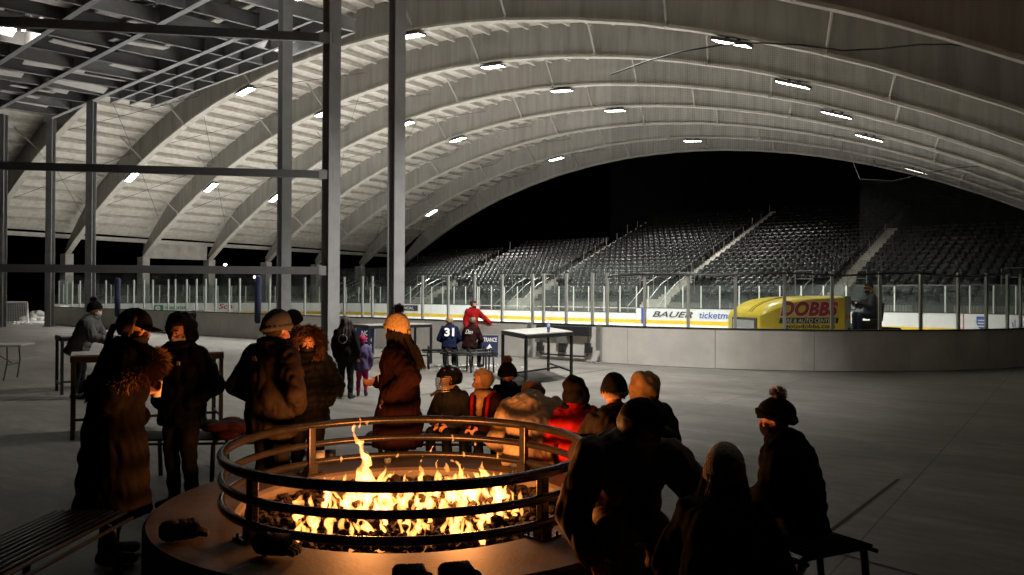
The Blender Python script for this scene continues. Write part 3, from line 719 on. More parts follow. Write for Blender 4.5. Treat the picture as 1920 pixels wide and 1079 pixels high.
# ================================================================== STAND
SZ = lambda Y: 1.5 + .3914 * (Y - 50)
ROW = .85; RISE = ROW * .3914
AIS = (-63.5, -52.33, -41.19, -29.2, -17.9, -6.6); AW = 1.0
TOPR = (12, 14, 21, 22, 13)                      # rows of each block
stand = thing('grandstand', 'dark stepped grandstand with concrete aisles behind the rink', 'grandstand')
for kx in range(5):
    xa, xb = AIS[kx], AIS[kx + 1]
    if kx == 0: xa -= 0
    b = B()
    for r_ in range(TOPR[kx] + 1):
        y = 50 + r_ * ROW; z = SZ(y)
        b.box(((xa + xb) / 2, y + ROW / 2, z / 2), (xb - xa - AW, ROW, z))
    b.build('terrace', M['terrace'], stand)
for kx, x in enumerate(AIS):
    top = max(TOPR[max(0, kx - 1)], TOPR[min(4, kx)]); b = B()
    if kx == 4: top = 15
    for r_ in range(2 * (top + 1)):
        y = 50 + r_ * ROW / 2; z = SZ(50) + r_ * RISE / 2 + .02
        b.box((x, y + ROW / 4, z / 2), (AW, ROW / 2, z))
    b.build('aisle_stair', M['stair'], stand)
    for r_ in range(1, top, 2):                  # handrail posts up the aisle
        y = 50 + r_ * ROW; z = SZ(y)
        if r_ % 4 == 1:
            B().tube([(x, y, z), (x, y, z + 1.0)], .02, 6).build('handrail', M['galv'], stand)
        else: B().tube([(x, y, z), (x, y, z + .8)], .02, 6).build('handrail', M['galv'], stand)
    # steps from the ice walk up to the stand, with rails
    b = B()
    for r_ in range(8): b.box((x - .2, 48.0 + r_ * .25 + .125, (.19 * (r_ + 1)) / 2), (2.1, .25, .19 * (r_ + 1)))
    b.build('entry_stair', M['stair'], stand)
    for dx in (-1.35, -.15, .95):
        B().tube([(x + dx, 47.9, .1), (x + dx, 47.9, 1.05), (x + dx, 50.2, 2.55), (x + dx, 51.6, 3.1)], .03, 6).build('handrail', M['galv'], stand)
    for dx in (-1.9, 1.3):
        B().tube([(x + dx - .55, 51.2, 1.9), (x + dx - .55, 51.2, 3.35), (x + dx + .55, 51.2, 3.35), (x + dx + .55, 51.2, 1.9)], .035, 6).build('guard_rail', M['galv'], stand)
        B().tube([(x + dx - .55, 51.2, 2.85), (x + dx + .55, 51.2, 2.85)], .03, 6).build('guard_rail', M['galv'], stand)
b = B()
for k in range(9):
    xa = -64 + k * 6.5; b.box((xa + 3.2, 49.6, .66), (4.4, .12, 1.32))
b.build('front_wall', M['wall_conc'], stand)
for k in range(5):
    b = B(); xa, xb = AIS[k] + 1.9, AIS[k + 1] - 1.6; b.tube([(xa, 49.4, 1.5), (xb, 49.4, 1.5)], .025, 6); b.tube([(xa, 49.4, .75), (xb, 49.4, .75)], .02, 6)
    x = xa
    while x < xb: b.tube([(x, 49.4, 0), (x, 49.4, 1.5)], .012, 4); x += .16
    b.build('picket_fence', M['dark_steel'], stand)
settle(stand, (-35, 50, 0))
def seatmesh():
    b = B(); rings = []
    for z, y, w_, t in ((.28, .30, .17, .03), (.36, .315, .215, .035), (.60, .36, .225, .035), (.78, .41, .22, .035), (.84, .43, .19, .03)):
        rings.append([Vector((-w_, y, z)), Vector((-w_ * .5, y + .025, z)), Vector((w_ * .5, y + .025, z)), Vector((w_, y, z)), Vector((w_, y + t, z)), Vector((-w_, y + t, z))])
    b.loft(rings)
    rings = []
    for z, y, w_ in ((.30, .22, .17), (.34, .16, .21), (.56, .20, .215), (.66, .245, .20), (.69, .27, .17)):
        rings.append([Vector((-w_, y, z)), Vector((w_, y, z)), Vector((w_ * .96, y + .05, z)), Vector((-w_ * .96, y + .05, z))])
    b.loft(rings); b.box((0, .30, .16), (.06, .16, .32)); return b
sb = seatmesh(); sme = sb.mesh('stadium_seat', M['seat'], True)
spots = []
for kx in range(5):
    xa, xb = AIS[kx] + AW / 2 + .12, AIS[kx + 1] - AW / 2 - .12
    k = int((xb - xa) / .535)
    for r_ in range(TOPR[kx] + 1):
        for i in range(k):
            x = xa + (i + .5) * (xb - xa) / k
            lowgap = r_ < 3 and (abs(x - AIS[kx]) < 2.6 or abs(x - AIS[kx + 1]) < 2.9)
            if not lowgap: spots.append((x, 50 + r_ * ROW + .2, SZ(50 + r_ * ROW)))
spots.sort(key=lambda p: Vector((p[0], p[1], p[2] - CAM_H)).length)
for i, p in enumerate(spots[:300]):
    o = bpy.data.objects.new('stadium_seat', sme); COL.objects.link(o); o.location = p; o.rotation_euler = (0, 0, R0.uniform(-.03, .03))
    tag(o, 'black plastic stadium seat in the lower rows at the right of the stand', 'stadium seat', 'seats in the stand')
bv = np.array(sb.v); bf = sb.f; b = B()
for p in spots[300:]:
    b.add(bv + np.array(p) + np.array([0, 0, R0.uniform(-.006, .006)]), bf)
tag(b.build('stadium_seats', M['seat'], None, True, 0, False), 'rows of black plastic stadium seats filling the rest of the stand', 'stadium seats', 'seats in the stand', 'stuff')
# far street lamps beyond the arena
for i, (px, py, D) in enumerate(((422, 497, 150), (478, 520, 170), (543, 521, 170), (680, 514, 160), (802, 494, 175), (1156, 514, 140))):
    d = ray(px, py); p = Vector((0, 0, CAM_H)) + d * (D / d.dot(FW))
    t = thing('street_lamp', 'distant glowing street lamp seen %s' % ('through the gap under the left eave', 'above the red advert on the end boards', 'beside the post frame through the glass', 'between post frame and free standing column', 'left of the dark stand top', 'through the glass above the centre line')[i], 'street lamp', (p.x, p.y, 0), 0, 'street lamps beyond the arena')
    B().tube([(0, 0, 0), (0, 0, max(1, p.z))], [.09, .05], 8).build('pole', M['dark_steel'], t); B().ell((0, 0, max(1, p.z)), (.22, .22, .12)).build('lamp_head', M['canopy_lamp'], t, True)
# ================================================================== FIRE PIT
FC = Vector((-4.29, 3.95, 0)); LZ = 0.40
pit = thing('fire_pit', 'round concrete fire pit ledge filled with lava rock', 'fire pit', FC)
b = B(); n = 96; rings = []
for r_, z in ((1.70, 0), (1.70, LZ - .02), (1.68, LZ), (1.155, LZ), (1.13, LZ - .02), (1.13, .18), (.0, .16)):
    rings.append([Vector((max(r_, .01) * math.cos(2 * math.pi * i / n), max(r_, .01) * math.sin(2 * math.pi * i / n), z)) for i in range(n)])
b.loft(rings, cap=False).build('ledge', M['ledge'], pit, False)
rk = random.Random(21)
b = B()
for i in range(1500):
    a = rk.uniform(0, 2 * math.pi); r_ = 1.10 * math.sqrt(rk.random()); sz = rk.uniform(.018, .05) * (1.15 if rk.random() < .2 else 1)
    z = .30 + .055 * (1 - r_ / 1.1) + rk.uniform(-.03, .035)
    Rm = Matrix.Rotation(rk.uniform(0, 6.28), 3, 'Z') @ Matrix.Rotation(rk.uniform(0, 3), 3, 'X')
    st = len(b.v); b.ell((r_ * math.cos(a), r_ * math.sin(a), z), (sz, sz * rk.uniform(.6, .95), sz * rk.uniform(.5, .8)), Rm, 7, 5)
    cc = Vector((r_ * math.cos(a), r_ * math.sin(a), z))
    for q in range(st, len(b.v)):
        p = Vector(b.v[q]); k = 1 + .35 * noise.noise(p * 38 + Vector((i, 0, 0))); b.v[q] = tuple(cc + (p - cc) * k)
o = b.build('lava_rocks', M['rock'], None, False, 0, False); o.location = FC
tag(o, 'bed of dark red brown lava rock in the fire pit', 'lava rock', None, 'stuff')
# railing
rail = thing('fire_railing', 'round dark metal railing of three rings standing on the fire pit ledge', 'railing', (FC.x, FC.y, LZ))
def ring(r_, z, rr_, nm):
    B().tube([(r_ * math.cos(2 * math.pi * i / 96), r_ * math.sin(2 * math.pi * i / 96), z) for i in range(96)], rr_, 12, closed=True).build(nm, M['rail_metal'], rail, True)
ring(1.235, .385, .033, 'top_ring'); ring(1.235, .235, .027, 'middle_ring'); ring(1.235, .090, .027, 'lower_ring')
for px, py in ((480, 1010), (1027, 1010), (580, 890), (976, 890)):
    p = atz(px, py, LZ) - FC; a = math.atan2(p.y, p.x); r_ = 1.215
    Rm = Matrix.Rotation(a, 3, 'Z'); c2 = Vector((r_ * math.cos(a), r_ * math.sin(a), 0))
    b = B(); b.box(c2 + Vector((0, 0, .19)), (.05, .06, .38), Rm); b.build('post', M['rail_metal'], rail, bevel=.005)
    b = B(); b.box(c2 + Vector((0, 0, .008)), (.16, .16, .014), Rm); b.box(c2 + Vector((0, 0, .05)), (.075, .085, .08), Rm)
    for sx in (-1, 1):
        for sy in (-1, 1): b.tube([c2 + Rm @ Vector((sx * .06, sy * .06, .014)), c2 + Rm @ Vector((sx * .06, sy * .06, .035))], .009, 6)
    b.build('base_plate', M['rail_metal'], rail)
# flames: burning gas, glowing volume inside each tongue
def flame_mat():
    m = bpy.data.materials.new('burning_gas'); m.use_nodes = True
    N = m.node_tree.nodes; L = m.node_tree.links; N.remove(N['Principled BSDF']); out = N['Material Output']
    e = nd(m, 'ShaderNodeEmission'); e.inputs[0].default_value = (1.0, 0.33, 0.07, 1); e.inputs[1].default_value = 120.0
    L.new(e.outputs[0], out.inputs['Volume']); return m
M['flame'] = flame_mat()
fk = random.Random(33)
b = B()
def tongue(x, y, z, h, r_, lean, seed, fl=.55):
    rs = random.Random(seed); k = 17; rings = []; n = 10
    ph = rs.uniform(0, 6.28); tw = rs.uniform(-1.6, 1.6); amp = rs.uniform(.04, .15) * h; f = rs.uniform(3.5, 7)
    a0 = rs.uniform(0, 3.14)
    for i in range(k + 1):
        t = i / k
        prof = (0.55 + .9 * t) * (1 - t) ** .85 if t > .25 else .42 + 1.0 * t
        prof = max(.015, prof * (1 + .28 * math.sin(f * 2.2 * t + ph)))
        cx = x + lean[0] * t * t + amp * math.sin(f * t + ph) * t; cy = y + lean[1] * t * t + amp * math.cos(f * t * .8 + ph) * t
        a = a0 + tw * t
        rings.append([Vector((cx + r_ * prof * (math.cos(q) * math.cos(a) - fl * math.sin(q) * math.sin(a)), cy + r_ * prof * (math.cos(q) * math.sin(a) + fl * math.sin(q) * math.cos(a)), z + h * t + .02 * h * math.sin(3 * q + ph))) for q in [2 * math.pi * j / n for j in range(n)]])
    for i, rg in enumerate(rings):
        t = i / k
        for v in rg:
            q = v * 15 + Vector((seed % 97, 0, -3)); dv = noise.noise_vector(q) * (.55 * r_ + (.10 if r_ > .02 else .02) * h * t) + noise.noise_vector(q * 2.6) * (.3 * r_)
            v += dv * min(1, t * 4)
    b.loft(rings)
# burner: a bar across the bowl, parallel to the picture, and a ring in front
e_r = RT.copy(); e_f = FH.copy()
def fl(u, d, h, r_, z=.33): 
    p = e_r * u + e_f * d
    tongue(p.x, p.y, z, h, r_, (fk.uniform(-.09, .09), fk.uniform(-.05, .05)), fk.randint(0, 99999))
for i in range(66):
    u = fk.uniform(-.62, .70); d = .22 + fk.gauss(0, .10)
    h = fk.uniform(.09, .22) + (fk.random() < .2) * fk.uniform(.06, .16); fl(u, d, h, fk.uniform(.028, .058))
for u, h, r_ in ((-.36, .56, .07), (-.30, .38, .07), (-.40, .32, .06), (-.22, .28, .06), (.14, .31, .05), (.33, .33, .05), (.46, .31, .045), (.05, .27, .045), (.62, .24, .042), (.24, .28, .045)):
    fl(u, .25 + fk.uniform(-.05, .05), h, r_)
for i in range(62):
    u = fk.uniform(-.72, .82); d = -.22 + fk.gauss(0, .09); fl(u, d, fk.uniform(.08, .22) + (fk.random() < .15) * .1, fk.uniform(.024, .06))
for i in range(34):
    u = fk.uniform(-.70, .55); d = -.60 + fk.gauss(0, .07); fl(u, d, fk.uniform(.09, .21), fk.uniform(.022, .046))
for u, d, z, h in ((-.40, .25, .86, .09), (-.34, .25, .88, .06), (.28, .2, .78, .07), (.12, .22, .70, .06), (.44, .22, .74, .07), (.05, .2, .63, .06), (.36, .22, .66, .07), (-.52, .2, .62, .08), (-.12, .2, .66, .06), (.60, .2, .66, .06)):
    p = e_r * u + e_f * d; tongue(p.x, p.y, z, h, .019, (fk.uniform(-.05, .05), .02), fk.randint(0, 9999), .4)
o = b.build('flames', M['flame'], None, True, 0, True)
md = o.modifiers.new('r', 'REMESH'); md.mode = 'VOXEL'; md.voxel_size = .006; sm_ = o.modifiers.new('s', 'SMOOTH'); sm_.iterations = 1
me = bpy.data.meshes.new_from_object(o.evaluated_get(bpy.context.evaluated_depsgraph_get())); old = o.data; o.modifiers.clear(); o.data = me; bpy.data.meshes.remove(old); me.name = 'flames'
o.location = FC
tag(o, 'bright orange gas flames dancing over the lava rock', 'fire', None)
for u, d, z in ((-.35, .28, .56), (.35, .28, .54), (-.3, .0, .52), (.35, .0, .52)):
    ld = bpy.data.lights.new('fire_light', 'POINT'); ld.energy = FIRE_W; ld.color = (1.0, .34, .085); ld.shadow_soft_size = .11
    lo = bpy.data.objects.new('fire_light', ld); COL.objects.link(lo); lo.parent = o; lo.location = e_r * u + e_f * d + Vector((0, 0, z))
# ================================================================== BENCHES (black tube slats)
def bench_proto(Ln):
    t = thing('metal_bench', 'bench', 'bench')
    b = B()
    for i in range(13):
        y = -.27 + .045 * i; z = .445 + (.012 * math.sin(i / 12 * math.pi)) - (.03 if i in (0, 12) else 0)
        b.tube([(-Ln / 2, y, z), (Ln / 2, y, z)], .0125, 7)
    b.build('seat_slats', M['black_gloss'], t, True)
    for sx in (-.82, 0, .82):
        x = sx * Ln / 2
        B().tube([(x, -.30, 0), (x, -.25, .40), (x, -.2, .425), (x, .2, .425), (x, .25, .40), (x, .30, 0)], .022, 7).build('leg_frame', M['black_metal'], t, True)
        B().tube([(x, -.22, .43), (x, -.20, .52), (x, -.14, .545), (x, .14, .545), (x, .20, .52), (x, .22, .43)], .016, 7).build('arm_rest', M['black_gloss'], t, True)
    return t
def bench(label, loc, ang, Ln=1.9, arms=True):
    t = bench_proto(Ln); t['label'] = label; t['group'] = 'black metal benches'
    t.location = loc; t.rotation_euler = (0, 0, ang)
    if not arms:
        for c2 in list(t.children):
            if c2.name.startswith('arm_rest'): bpy.data.objects.remove(c2)
    return t
def ang_v(deg): v = vdir(deg); return math.atan2(v.y, v.x)
bq0, bq1 = atz(20, 1032, .45), atz(165, 962, .45); bd = bq1 - bq0
bench('empty black slatted bench in the dark at lower left', (bq1 - bd.normalized() * 1.12) * Vector((1, 1, 0)), math.atan2(bd.y, bd.x), 2.3, False)
bench('black bench behind the hooded woman with a red blanket on it', atD(415, 8.15), ang_v(85), 1.6, False)
bench('black bench behind the fire carrying the two small children', atD(880, 8.15), ang_v(90), 2.0, False)
bench('black bench under the person with the grey pompom at right', atD(1478, 4.9), ang_v(-28), .8, False)
bench('black bench between the big cap man and the knit hat woman', atD(1335, 3.75), ang_v(28), 1.7, False)
bench('black bench by the rink with the two seated skaters', atD(857, 20.6), ang_v(82), 1.7)
bench('second black bench in front of the skaters, empty', atD(880, 19.6), ang_v(78), 1.3)
b = B(); rs = random.Random(3)
for i in range(16): b.ell((rs.uniform(-.26, .26), rs.uniform(-.16, .16), .02 + rs.uniform(0, .09)), (rs.uniform(.1, .2), rs.uniform(.08, .14), .05), Matrix.Rotation(rs.uniform(0, 3), 3, 'Z'), 10, 7)
M['red_cloth'] = mat('dark_red_fabric', (0.07, 0.010, 0.009), 0.95, var=.2, vs=20, bump=.5, bs=60)
o = b.build('blanket', M['red_cloth'], None, True); o.location = atD(432, 8.1, .47); tag(o, 'crumpled dark red blanket lying on the bench behind the hooded woman', 'blanket')
# ================================================================== HIGH TABLES
def table(label, corners, h=1.04, leg=.05, top_m='tabletop'):
    """four ground corners in order"""
    c0 = sum(corners, Vector((0, 0, 0))) / 4
    t = thing('high_table', label, 'table', c0, 0, 'black framed high tables')
    Q = [q - c0 for q in corners]
    b = B(); inn = [q * 1.0 for q in Q]
    b.prism([Vector((q.x, q.y, h - .012)) for q in inn], 0, 0, Vector((0, 0, .02))); b.build('table_top', M[top_m], t)
    b = B()
    for i in range(4): b.bar(Q[i] * .985 + Vector((0, 0, h - .05)), Q[(i + 1) % 4] * .985 + Vector((0, 0, h - .05)), leg * .8, .074)
    b.build('apron', M['black_metal'], t)
    for q in Q:
        d = q.normalized(); p = q - d * .03; B().box((p.x, p.y, (h - .09) / 2), (leg, leg, h - .09), Matrix.Rotation(math.atan2((Q[1] - Q[0]).y, (Q[1] - Q[0]).x), 3, 'Z')).build('leg', M['black_metal'], t)
    z = .19
    e = [Q[i] * .98 + Vector((0, 0, z)) for i in range(4)]
    B().bar(e[0], e[3], leg * .7, leg * .7).build('stretcher', M['black_metal'], t); B().bar(e[1], e[2], leg * .7, leg * .7).build('stretcher', M['black_metal'], t)
    B().bar((e[0] + e[3]) / 2, (e[1] + e[2]) / 2, leg * .7, leg * .7).build('stretcher', M['black_metal'], t)
    return t
t1 = [atz(985.4, 727), atz(1073.5, 713.5), atz(1028.5, 695.5), atz(940, 709)]
# order so that 0-3 and 1-2 are the short sides
table('black high table with a water bottle on top right of centre', [t1[0], t1[1], t1[2], t1[3]])
q0, q1 = atz(690, 689), atz(810, 682); dp = (q1 - q0); nrm = Vector((-dp.y, dp.x, 0)).normalized() * .8
table('black high table behind the woman in the glowing orange hat', [q0, q1, q1 + nrm, q0 + nrm])
q0, q1 = atz(131, 825), atz(418, 806); dp = (q1 - q0); nrm = Vector((-dp.y, dp.x, 0)).normalized() * .75
table('black high table right behind the cap woman and the hooded woman', [q0, q1, q1 + nrm, q0 + nrm])
q0, q1 = atz(113, 741), atz(250, 733); dp = (q1 - q0); nrm = Vector((-dp.y, dp.x, 0)).normalized() * .75
table('black high table the grey hooded person leans on', [q0, q1, q1 + nrm, q0 + nrm])
# water bottle
M['clear'] = mat('clear_bottle', (.75, .82, .9), .1); M['clear'].node_tree.nodes['Principled BSDF'].inputs['Transmission Weight'].default_value = .85
pw = atY(1028, 622, (t1[0].y + t1[2].y) / 2 + .25); pw = atz(1028.5, 623, 1.052)
bt = thing('water_bottle', 'small clear water bottle with blue label on the high table', 'bottle', pw)
B().loft([[Vector((r_ * math.cos(2 * math.pi * j / 12), r_ * math.sin(2 * math.pi * j / 12), z)) for j in range(12)] for z, r_ in ((0, .03), (.01, .033), (.13, .033), (.16, .03), (.185, .014), (.2, .013))]).build('bottle_body', M['clear'], bt, True)
B().loft([[Vector((.0338 * math.cos(2 * math.pi * j / 12), .0338 * math.sin(2 * math.pi * j / 12), z)) for j in range(12)] for z in (.06, .115)]).build('paper_label', M['ink_blue'], bt, True)
B().tube([(0, 0, .2), (0, 0, .222)], .016, 10).build('screw_cap', M['ink_white'], bt)
# folding table at the far left
pf = atz(15, 712); ft = thing('folding_table', 'pale folding table with bent metal legs at the left edge', 'table', pf, ang_v(80))
B().box((-.55, .1, .72), (1.8, .75, .045)).build('table_top', M['tabletop'], ft, bevel=.015)
for x in (.05, -1.15):
    B().tube([(x, -.2, .70), (x + .02, -.22, .4), (x - .04, -.24, 0)], .014, 7).build('leg', M['dark_steel'], ft); B().tube([(x, .4, .70), (x + .02, .42, .4), (x - .04, .44, 0)], .014, 7).build('leg', M['dark_steel'], ft)
    B().tube([(x, -.22, .32), (x, .42, .32)], .012, 6).build('leg_brace', M['dark_steel'], ft)
B().tube([(.03, .1, .34), (-.5, .1, .68)], .010, 6).build('leg_brace', M['dark_steel'], ft)
# ================================================================== SIGNS
def sign(label, px, py, wd, h, tilt, yaw, lines, frame='black_metal'):
    t = thing('standing_sign', label, 'sign', atz(px, py), yaw)
    Rm = Matrix.Rotation(tilt, 3, 'X')
    B().box(Rm @ Vector((0, 0, h / 2)), (wd, .03, h), Rm).build('sign_board', M['navy'], t)
    fb = B()
    for sx in (-1, 1): fb.box(Rm @ Vector((sx * wd / 2, 0, h / 2)), (.025, .04, h + .02), Rm)
    for z in (0, h): fb.box(Rm @ Vector((0, 0, z)), (wd, .04, .025), Rm)
    fb.build('edge_frame', M['galv'], t)
    for s_, z, hh, ww in lines: text('lettering', s_, M['ink_white'], t, Rm @ Vector((0, -.019, z)), (1, 0, 0), Rm @ Vector((0, 0, 1)), width=ww, height=hh, bold=.012)
    return t, Rm
face_cam = math.atan2(RT.y, RT.x)
sign('navy sign reading NO BENCH ACCESS leaning at the near boards', 684, 664, .60, .78, -.06, face_cam - .25, (('NO', .63, .15, .24), ('BENCH', .43, .12, .44), ('ACCESS', .23, .12, .46)))
t, Rm = sign('tilted navy sign reading ENTRANCE with a white arrow', 914, 671, .62, .66, -.22, face_cam - .12, (('ENTRANCE', .52, .12, .52),))
ar = [(-.035, .06), (.035, .06), (.035, .24), (.10, .24), (0, .40), (-.10, .24), (-.035, .24)]
B().prism([Rm @ Vector((x + .05, -.022, z)) for x, z in ar], 0, 0, Rm @ Vector((0, .003, 0))).build('arrow', M['ink_white'], t)
# ================================================================== ICE RESURFACER
za = thing('ice_resurfacer', 'yellow ice resurfacing machine with red lettering on its side', 'ice resurfacer')
ZR = 23.0
z0 = atD(1478, ZR, .02); zv = vdir(258); za.location = z0; za.rotation_euler = (0, 0, math.atan2(zv.y, zv.x))
def zsec(x, w_, zb, zs, zt, zc): return [Vector((x, -w_, zb)), Vector((x, -w_, zs)), Vector((x, -w_ * .93, zs + (zt - zs) * .55)), Vector((x, -w_ * .72, zt)), Vector((x, 0, zc)), Vector((x, w_ * .72, zt)), Vector((x, w_ * .93, zs + (zt - zs) * .55)), Vector((x, w_, zs)), Vector((x, w_, zb))]
zx = lambda x: -1.08 + (x + 1.38) * .81
secs = [zsec(zx(1.63), .84, .42, 1.22, 1.28, 1.30), zsec(zx(1.60), .90, .42, 1.27, 1.35, 1.38), zsec(zx(1.46), .95, .42, 1.33, 1.47, 1.51), zsec(zx(1.14), .98, .42, 1.44, 1.61, 1.65), zsec(zx(.80), 1.0, .42, 1.54, 1.70, 1.73), zsec(zx(.45), 1.0, .42, 1.62, 1.74, 1.77), zsec(zx(.0), 1.0, .42, 1.70, 1.77, 1.79), zsec(zx(-1.38), 1.0, .42, 1.76, 1.80, 1.81)]
hood = B().loft(secs).build('hood', M['zam_yellow'], za, False, .02)
hood.modifiers.clear(); hood.data.shade_smooth(); bm = bmesh.new(); bm.from_mesh(hood.data)
for e_ in bm.edges: e_.smooth = len(e_.link_faces) == 2 and e_.calc_face_angle(0) < rad(38)
bm.to_mesh(hood.data); bm.free()
b = B()
for yy in (.28, .42):
    b.tube([(zx(1.60), yy, 1.375), (zx(1.46), yy * 1.02, 1.495), (zx(1.14), yy * 1.05, 1.635), (zx(.80), yy * 1.1, 1.715), (zx(.45), yy * 1.15, 1.762)], .008, 5)
b.build('hood_seam', M['ink_black'], za)
b = B(); b.box((zx(1.64), .1, .93), (.05, 1.36, .56)); b.build('radiator_frame', M['ink_black'], za, bevel=.01)
b = B(); b.box((zx(1.64) + .028, .1, .93), (.02, 1.2, .44)); b.build('grille', M['galv'], za)
text('lettering', 'zamboni', M['ink_white'], za, (zx(1.64) + .044, .1, .80), (0, 1, 0), (0, 0, 1), width=.9, height=.12)
B().box((-.15, 0, .36), (2.7, 1.7, .22)).build('chassis', M['dark_steel'], za)
for x in (.78, -1.25):
    for sy in (-1, 1):
        wl = B().loft([[Vector((x + r_ * math.cos(2 * math.pi * j / 24), sy * (.72 + yy), .33 + r_ * math.sin(2 * math.pi * j / 24))) for j in range(24)] for yy, r_ in ((-.12, .24), (-.12, .31), (-.08, .335), (.08, .335), (.12, .31), (.12, .2), (.1, .18))]).build('wheel', M['rubber'], za, True)
B().box((-1.185, 0, 1.10), (.19, 1.96, 1.42)).build('control_panel', M['galv'], za, bevel=.02)
B().box((-1.185, .99, 1.25), (.13, .012, .10)).build('warning_plate', M['ink_orange'], za)
B().box((-1.22, .995, .86), (.1, .012, .2)).build('fuel_door', M['dark_steel'], za)
B().box((-2.0, 0, .60), (1.7, 1.9, .10)).build('footwell', M['dark_steel'], za)
B().box((-2.42, -.1, .82), (.62, .60, .42)).build('seat_base', M['dark_steel'], za)
b = B(); b.box((-2.42, .1, 1.06), (.5, .52, .10)); b.box((-2.70, .1, 1.36), (.10, .50, .55), Matrix.Rotation(-.14, 3, 'Y')); b.build('driver_seat', M['rubber'], za, bevel=.04)
b = B(); cst = Vector((-1.86, .1, 1.58)); Rw = Matrix.Rotation(-1.0, 3, 'Y')
b.tube([cst + Rw @ Vector((.19 * math.cos(2 * math.pi * i / 24), .19 * math.sin(2 * math.pi * i / 24), 0)) for i in range(24)], .016, 7, closed=True)
for k in range(3): a = 2.1 * k; b.tube([cst, cst + Rw @ Vector((.19 * math.cos(a), .19 * math.sin(a), 0))], .011, 6)
b.tube([cst, cst + Vector((.62, 0, -.3))], .022, 8); b.build('steering_wheel', M['ink_black'], za)
b = B(); sx = [Vector((-2.75, y, z)) for y, z in ((-1.0, .2), (1.0, .2), (1.0, .95), (-1.0, .95))]; b.loft([sx, [Vector((v.x - .75, v.y * 1.06, .12 + (v.z - .2) * .25)) for v in sx]]); b.build('conditioner', M['dark_steel'], za)
sd_ = 1.006
text('lettering', 'DOBBS', M['ink_white'], za, (-.03, sd_, 1.46), (-1, 0, 0), (0, 0, 1), width=1.76, height=.44, shear=.25, bold=.075, spacing=1.05)
text('lettering', 'DOBBS', M['ink_red'], za, (-.03, sd_ + .005, 1.46), (-1, 0, 0), (0, 0, 1), width=1.70, height=.39, shear=.25, bold=.05, spacing=1.07)
B().prism([Vector((x, sd_ - .003, z)) for x, z in ((.86, 1.08), (-.86, 1.08), (-.90, 1.225), (.82, 1.225))], 0, 0, Vector((0, .004, 0))).build('lettering_band', M['ink_black'], za)
text('lettering', 'TIRE & AUTO CENTERS', M['ink_white'], za, (-.02, sd_ + .004, 1.152), (-1, 0, 0), (0, 0, 1), width=1.58, height=.105, shear=.2, bold=.01)
text('lettering', 'gotodobbs.com', M['ink_black'], za, (-.05, sd_, .985), (-1, 0, 0), (0, 0, 1), width=1.46, height=.16, bold=.02)
b = B(); b.bar((.85, sd_, .84), (-.93, sd_, .84), .006, .015); b.build('trim_line', M['ink_black'], za)
# ================================================================== FLOOR SLOTS, SNOW CRUMBS, things on the ledge
for nm, a, c2, wd, lb in (('trench_drain', (1685, 899), (1531, 1016), .035, 'long dark drain slot in the floor at right'), ('trench_drain', (1531, 1028), (1760, 1090), .035, 'dark drain slot crossing the floor at lower right'), ('trench_drain', (1245, 851), (1290, 840), .05, 'short dark drain slot right of the striped hat person'), ('floor_strip', (790, 741), (1150, 692), .045, 'dark joint strip in the floor under the high table')):
    p, q = atz(*a), atz(*c2); d = (q - p).normalized(); nn = Vector((-d.y, d.x, 0)) * wd / 2; zz = Vector((0, 0, .004))
    o = B().add([p - nn + zz, q - nn + zz, q + nn + zz, p + nn + zz], [(0, 1, 2, 3)]).build(nm, M['rubber'], None, fix=False); tag(o, lb, 'drain' if 'drain' in nm else 'floor joint', kind='structure')
p = [atz(*q) for q in ((780, 690), (905, 668), (1200, 688), (1245, 704), (1130, 716), (940, 742))]
rs = random.Random(9); b = B()
for i in range(150):
    q = atz(rs.gauss(865, 45), 684 + abs(rs.gauss(0, 5))); b.ell((q.x, q.y, .005), (rs.uniform(.01, .05), rs.uniform(.01, .04), .012), None, 6, 4)
tag(b.build('snow_crumbs', M['snow'], None, False, 0, False), 'scattered skate snow around the benches by the boards', 'snow', None, 'stuff')
M['glove'] = mat('black_knit', (0.012, 0.012, 0.013), .9, var=.3, vs=40, bump=.6, bs=120)
def glove(label, loc, rz, sc=1.0, m='glove', cuff=True):
    t = thing('glove', label, 'glove', loc, rz, 'gloves on the fire pit ledge')
    b = B(); b.cap((-.07, -.015, .055), .052, (.04, -.02, .055), .05); b.cap((-.06, .025, .065), .05, (.04, .02, .055), .048)
    for k in range(4): b.cap((-.06 + .034 * k, -.05, .075), .03, (-.06 + .034 * k, .05, .08), .03)
    for k in range(4): b.cap((.05, -.045 + .032 * k, .045), .022, (.14 - .01 * abs(k - 1.5), -.055 + .036 * k, .03), .017)
    b.cap((0, .05, .05), .024, (.07, .095, .035), .018); o = b.build('glove_body', M[m], t, True)
    if cuff: B().cap((-.10, 0, .06), .062, (-.15, 0, .062), .058).build('cuff', M[m], t, True)
    t.scale = (sc * .74, sc * .8, sc); return t
glove('big black padded glove on the ledge at the cap woman', atz(352, 1012, LZ), ang_v(60), 1.05)
glove('dark glove under the front left post of the railing', atz(525, 1043, LZ), ang_v(100), 1.05)
glove('black glove at the bottom edge of the photo, left one', atz(780, 1093, LZ), ang_v(85), .8)
glove('black glove at the bottom edge of the photo, right one', atz(868, 1090, LZ), ang_v(75), .85)
pk = thing('paper_cup', 'white paper cup lying with a black sleeve on the back of the ledge', 'cup', atz(605, 853, LZ + .04), ang_v(80))
B().loft([[Vector((x, r_ * math.cos(2 * math.pi * j / 16), r_ * math.sin(2 * math.pi * j / 16))) for j in range(16)] for x, r_ in ((-.07, .034), (.02, .04))]).build('cup_body', M['ink_white'], pk, True)
B().loft([[Vector((x, r_ * math.cos(2 * math.pi * j / 16), r_ * math.sin(2 * math.pi * j / 16))) for j in range(16)] for x, r_ in ((.02, .043), (.11, .047))]).build('sleeve', M['ink_black'], pk, True)
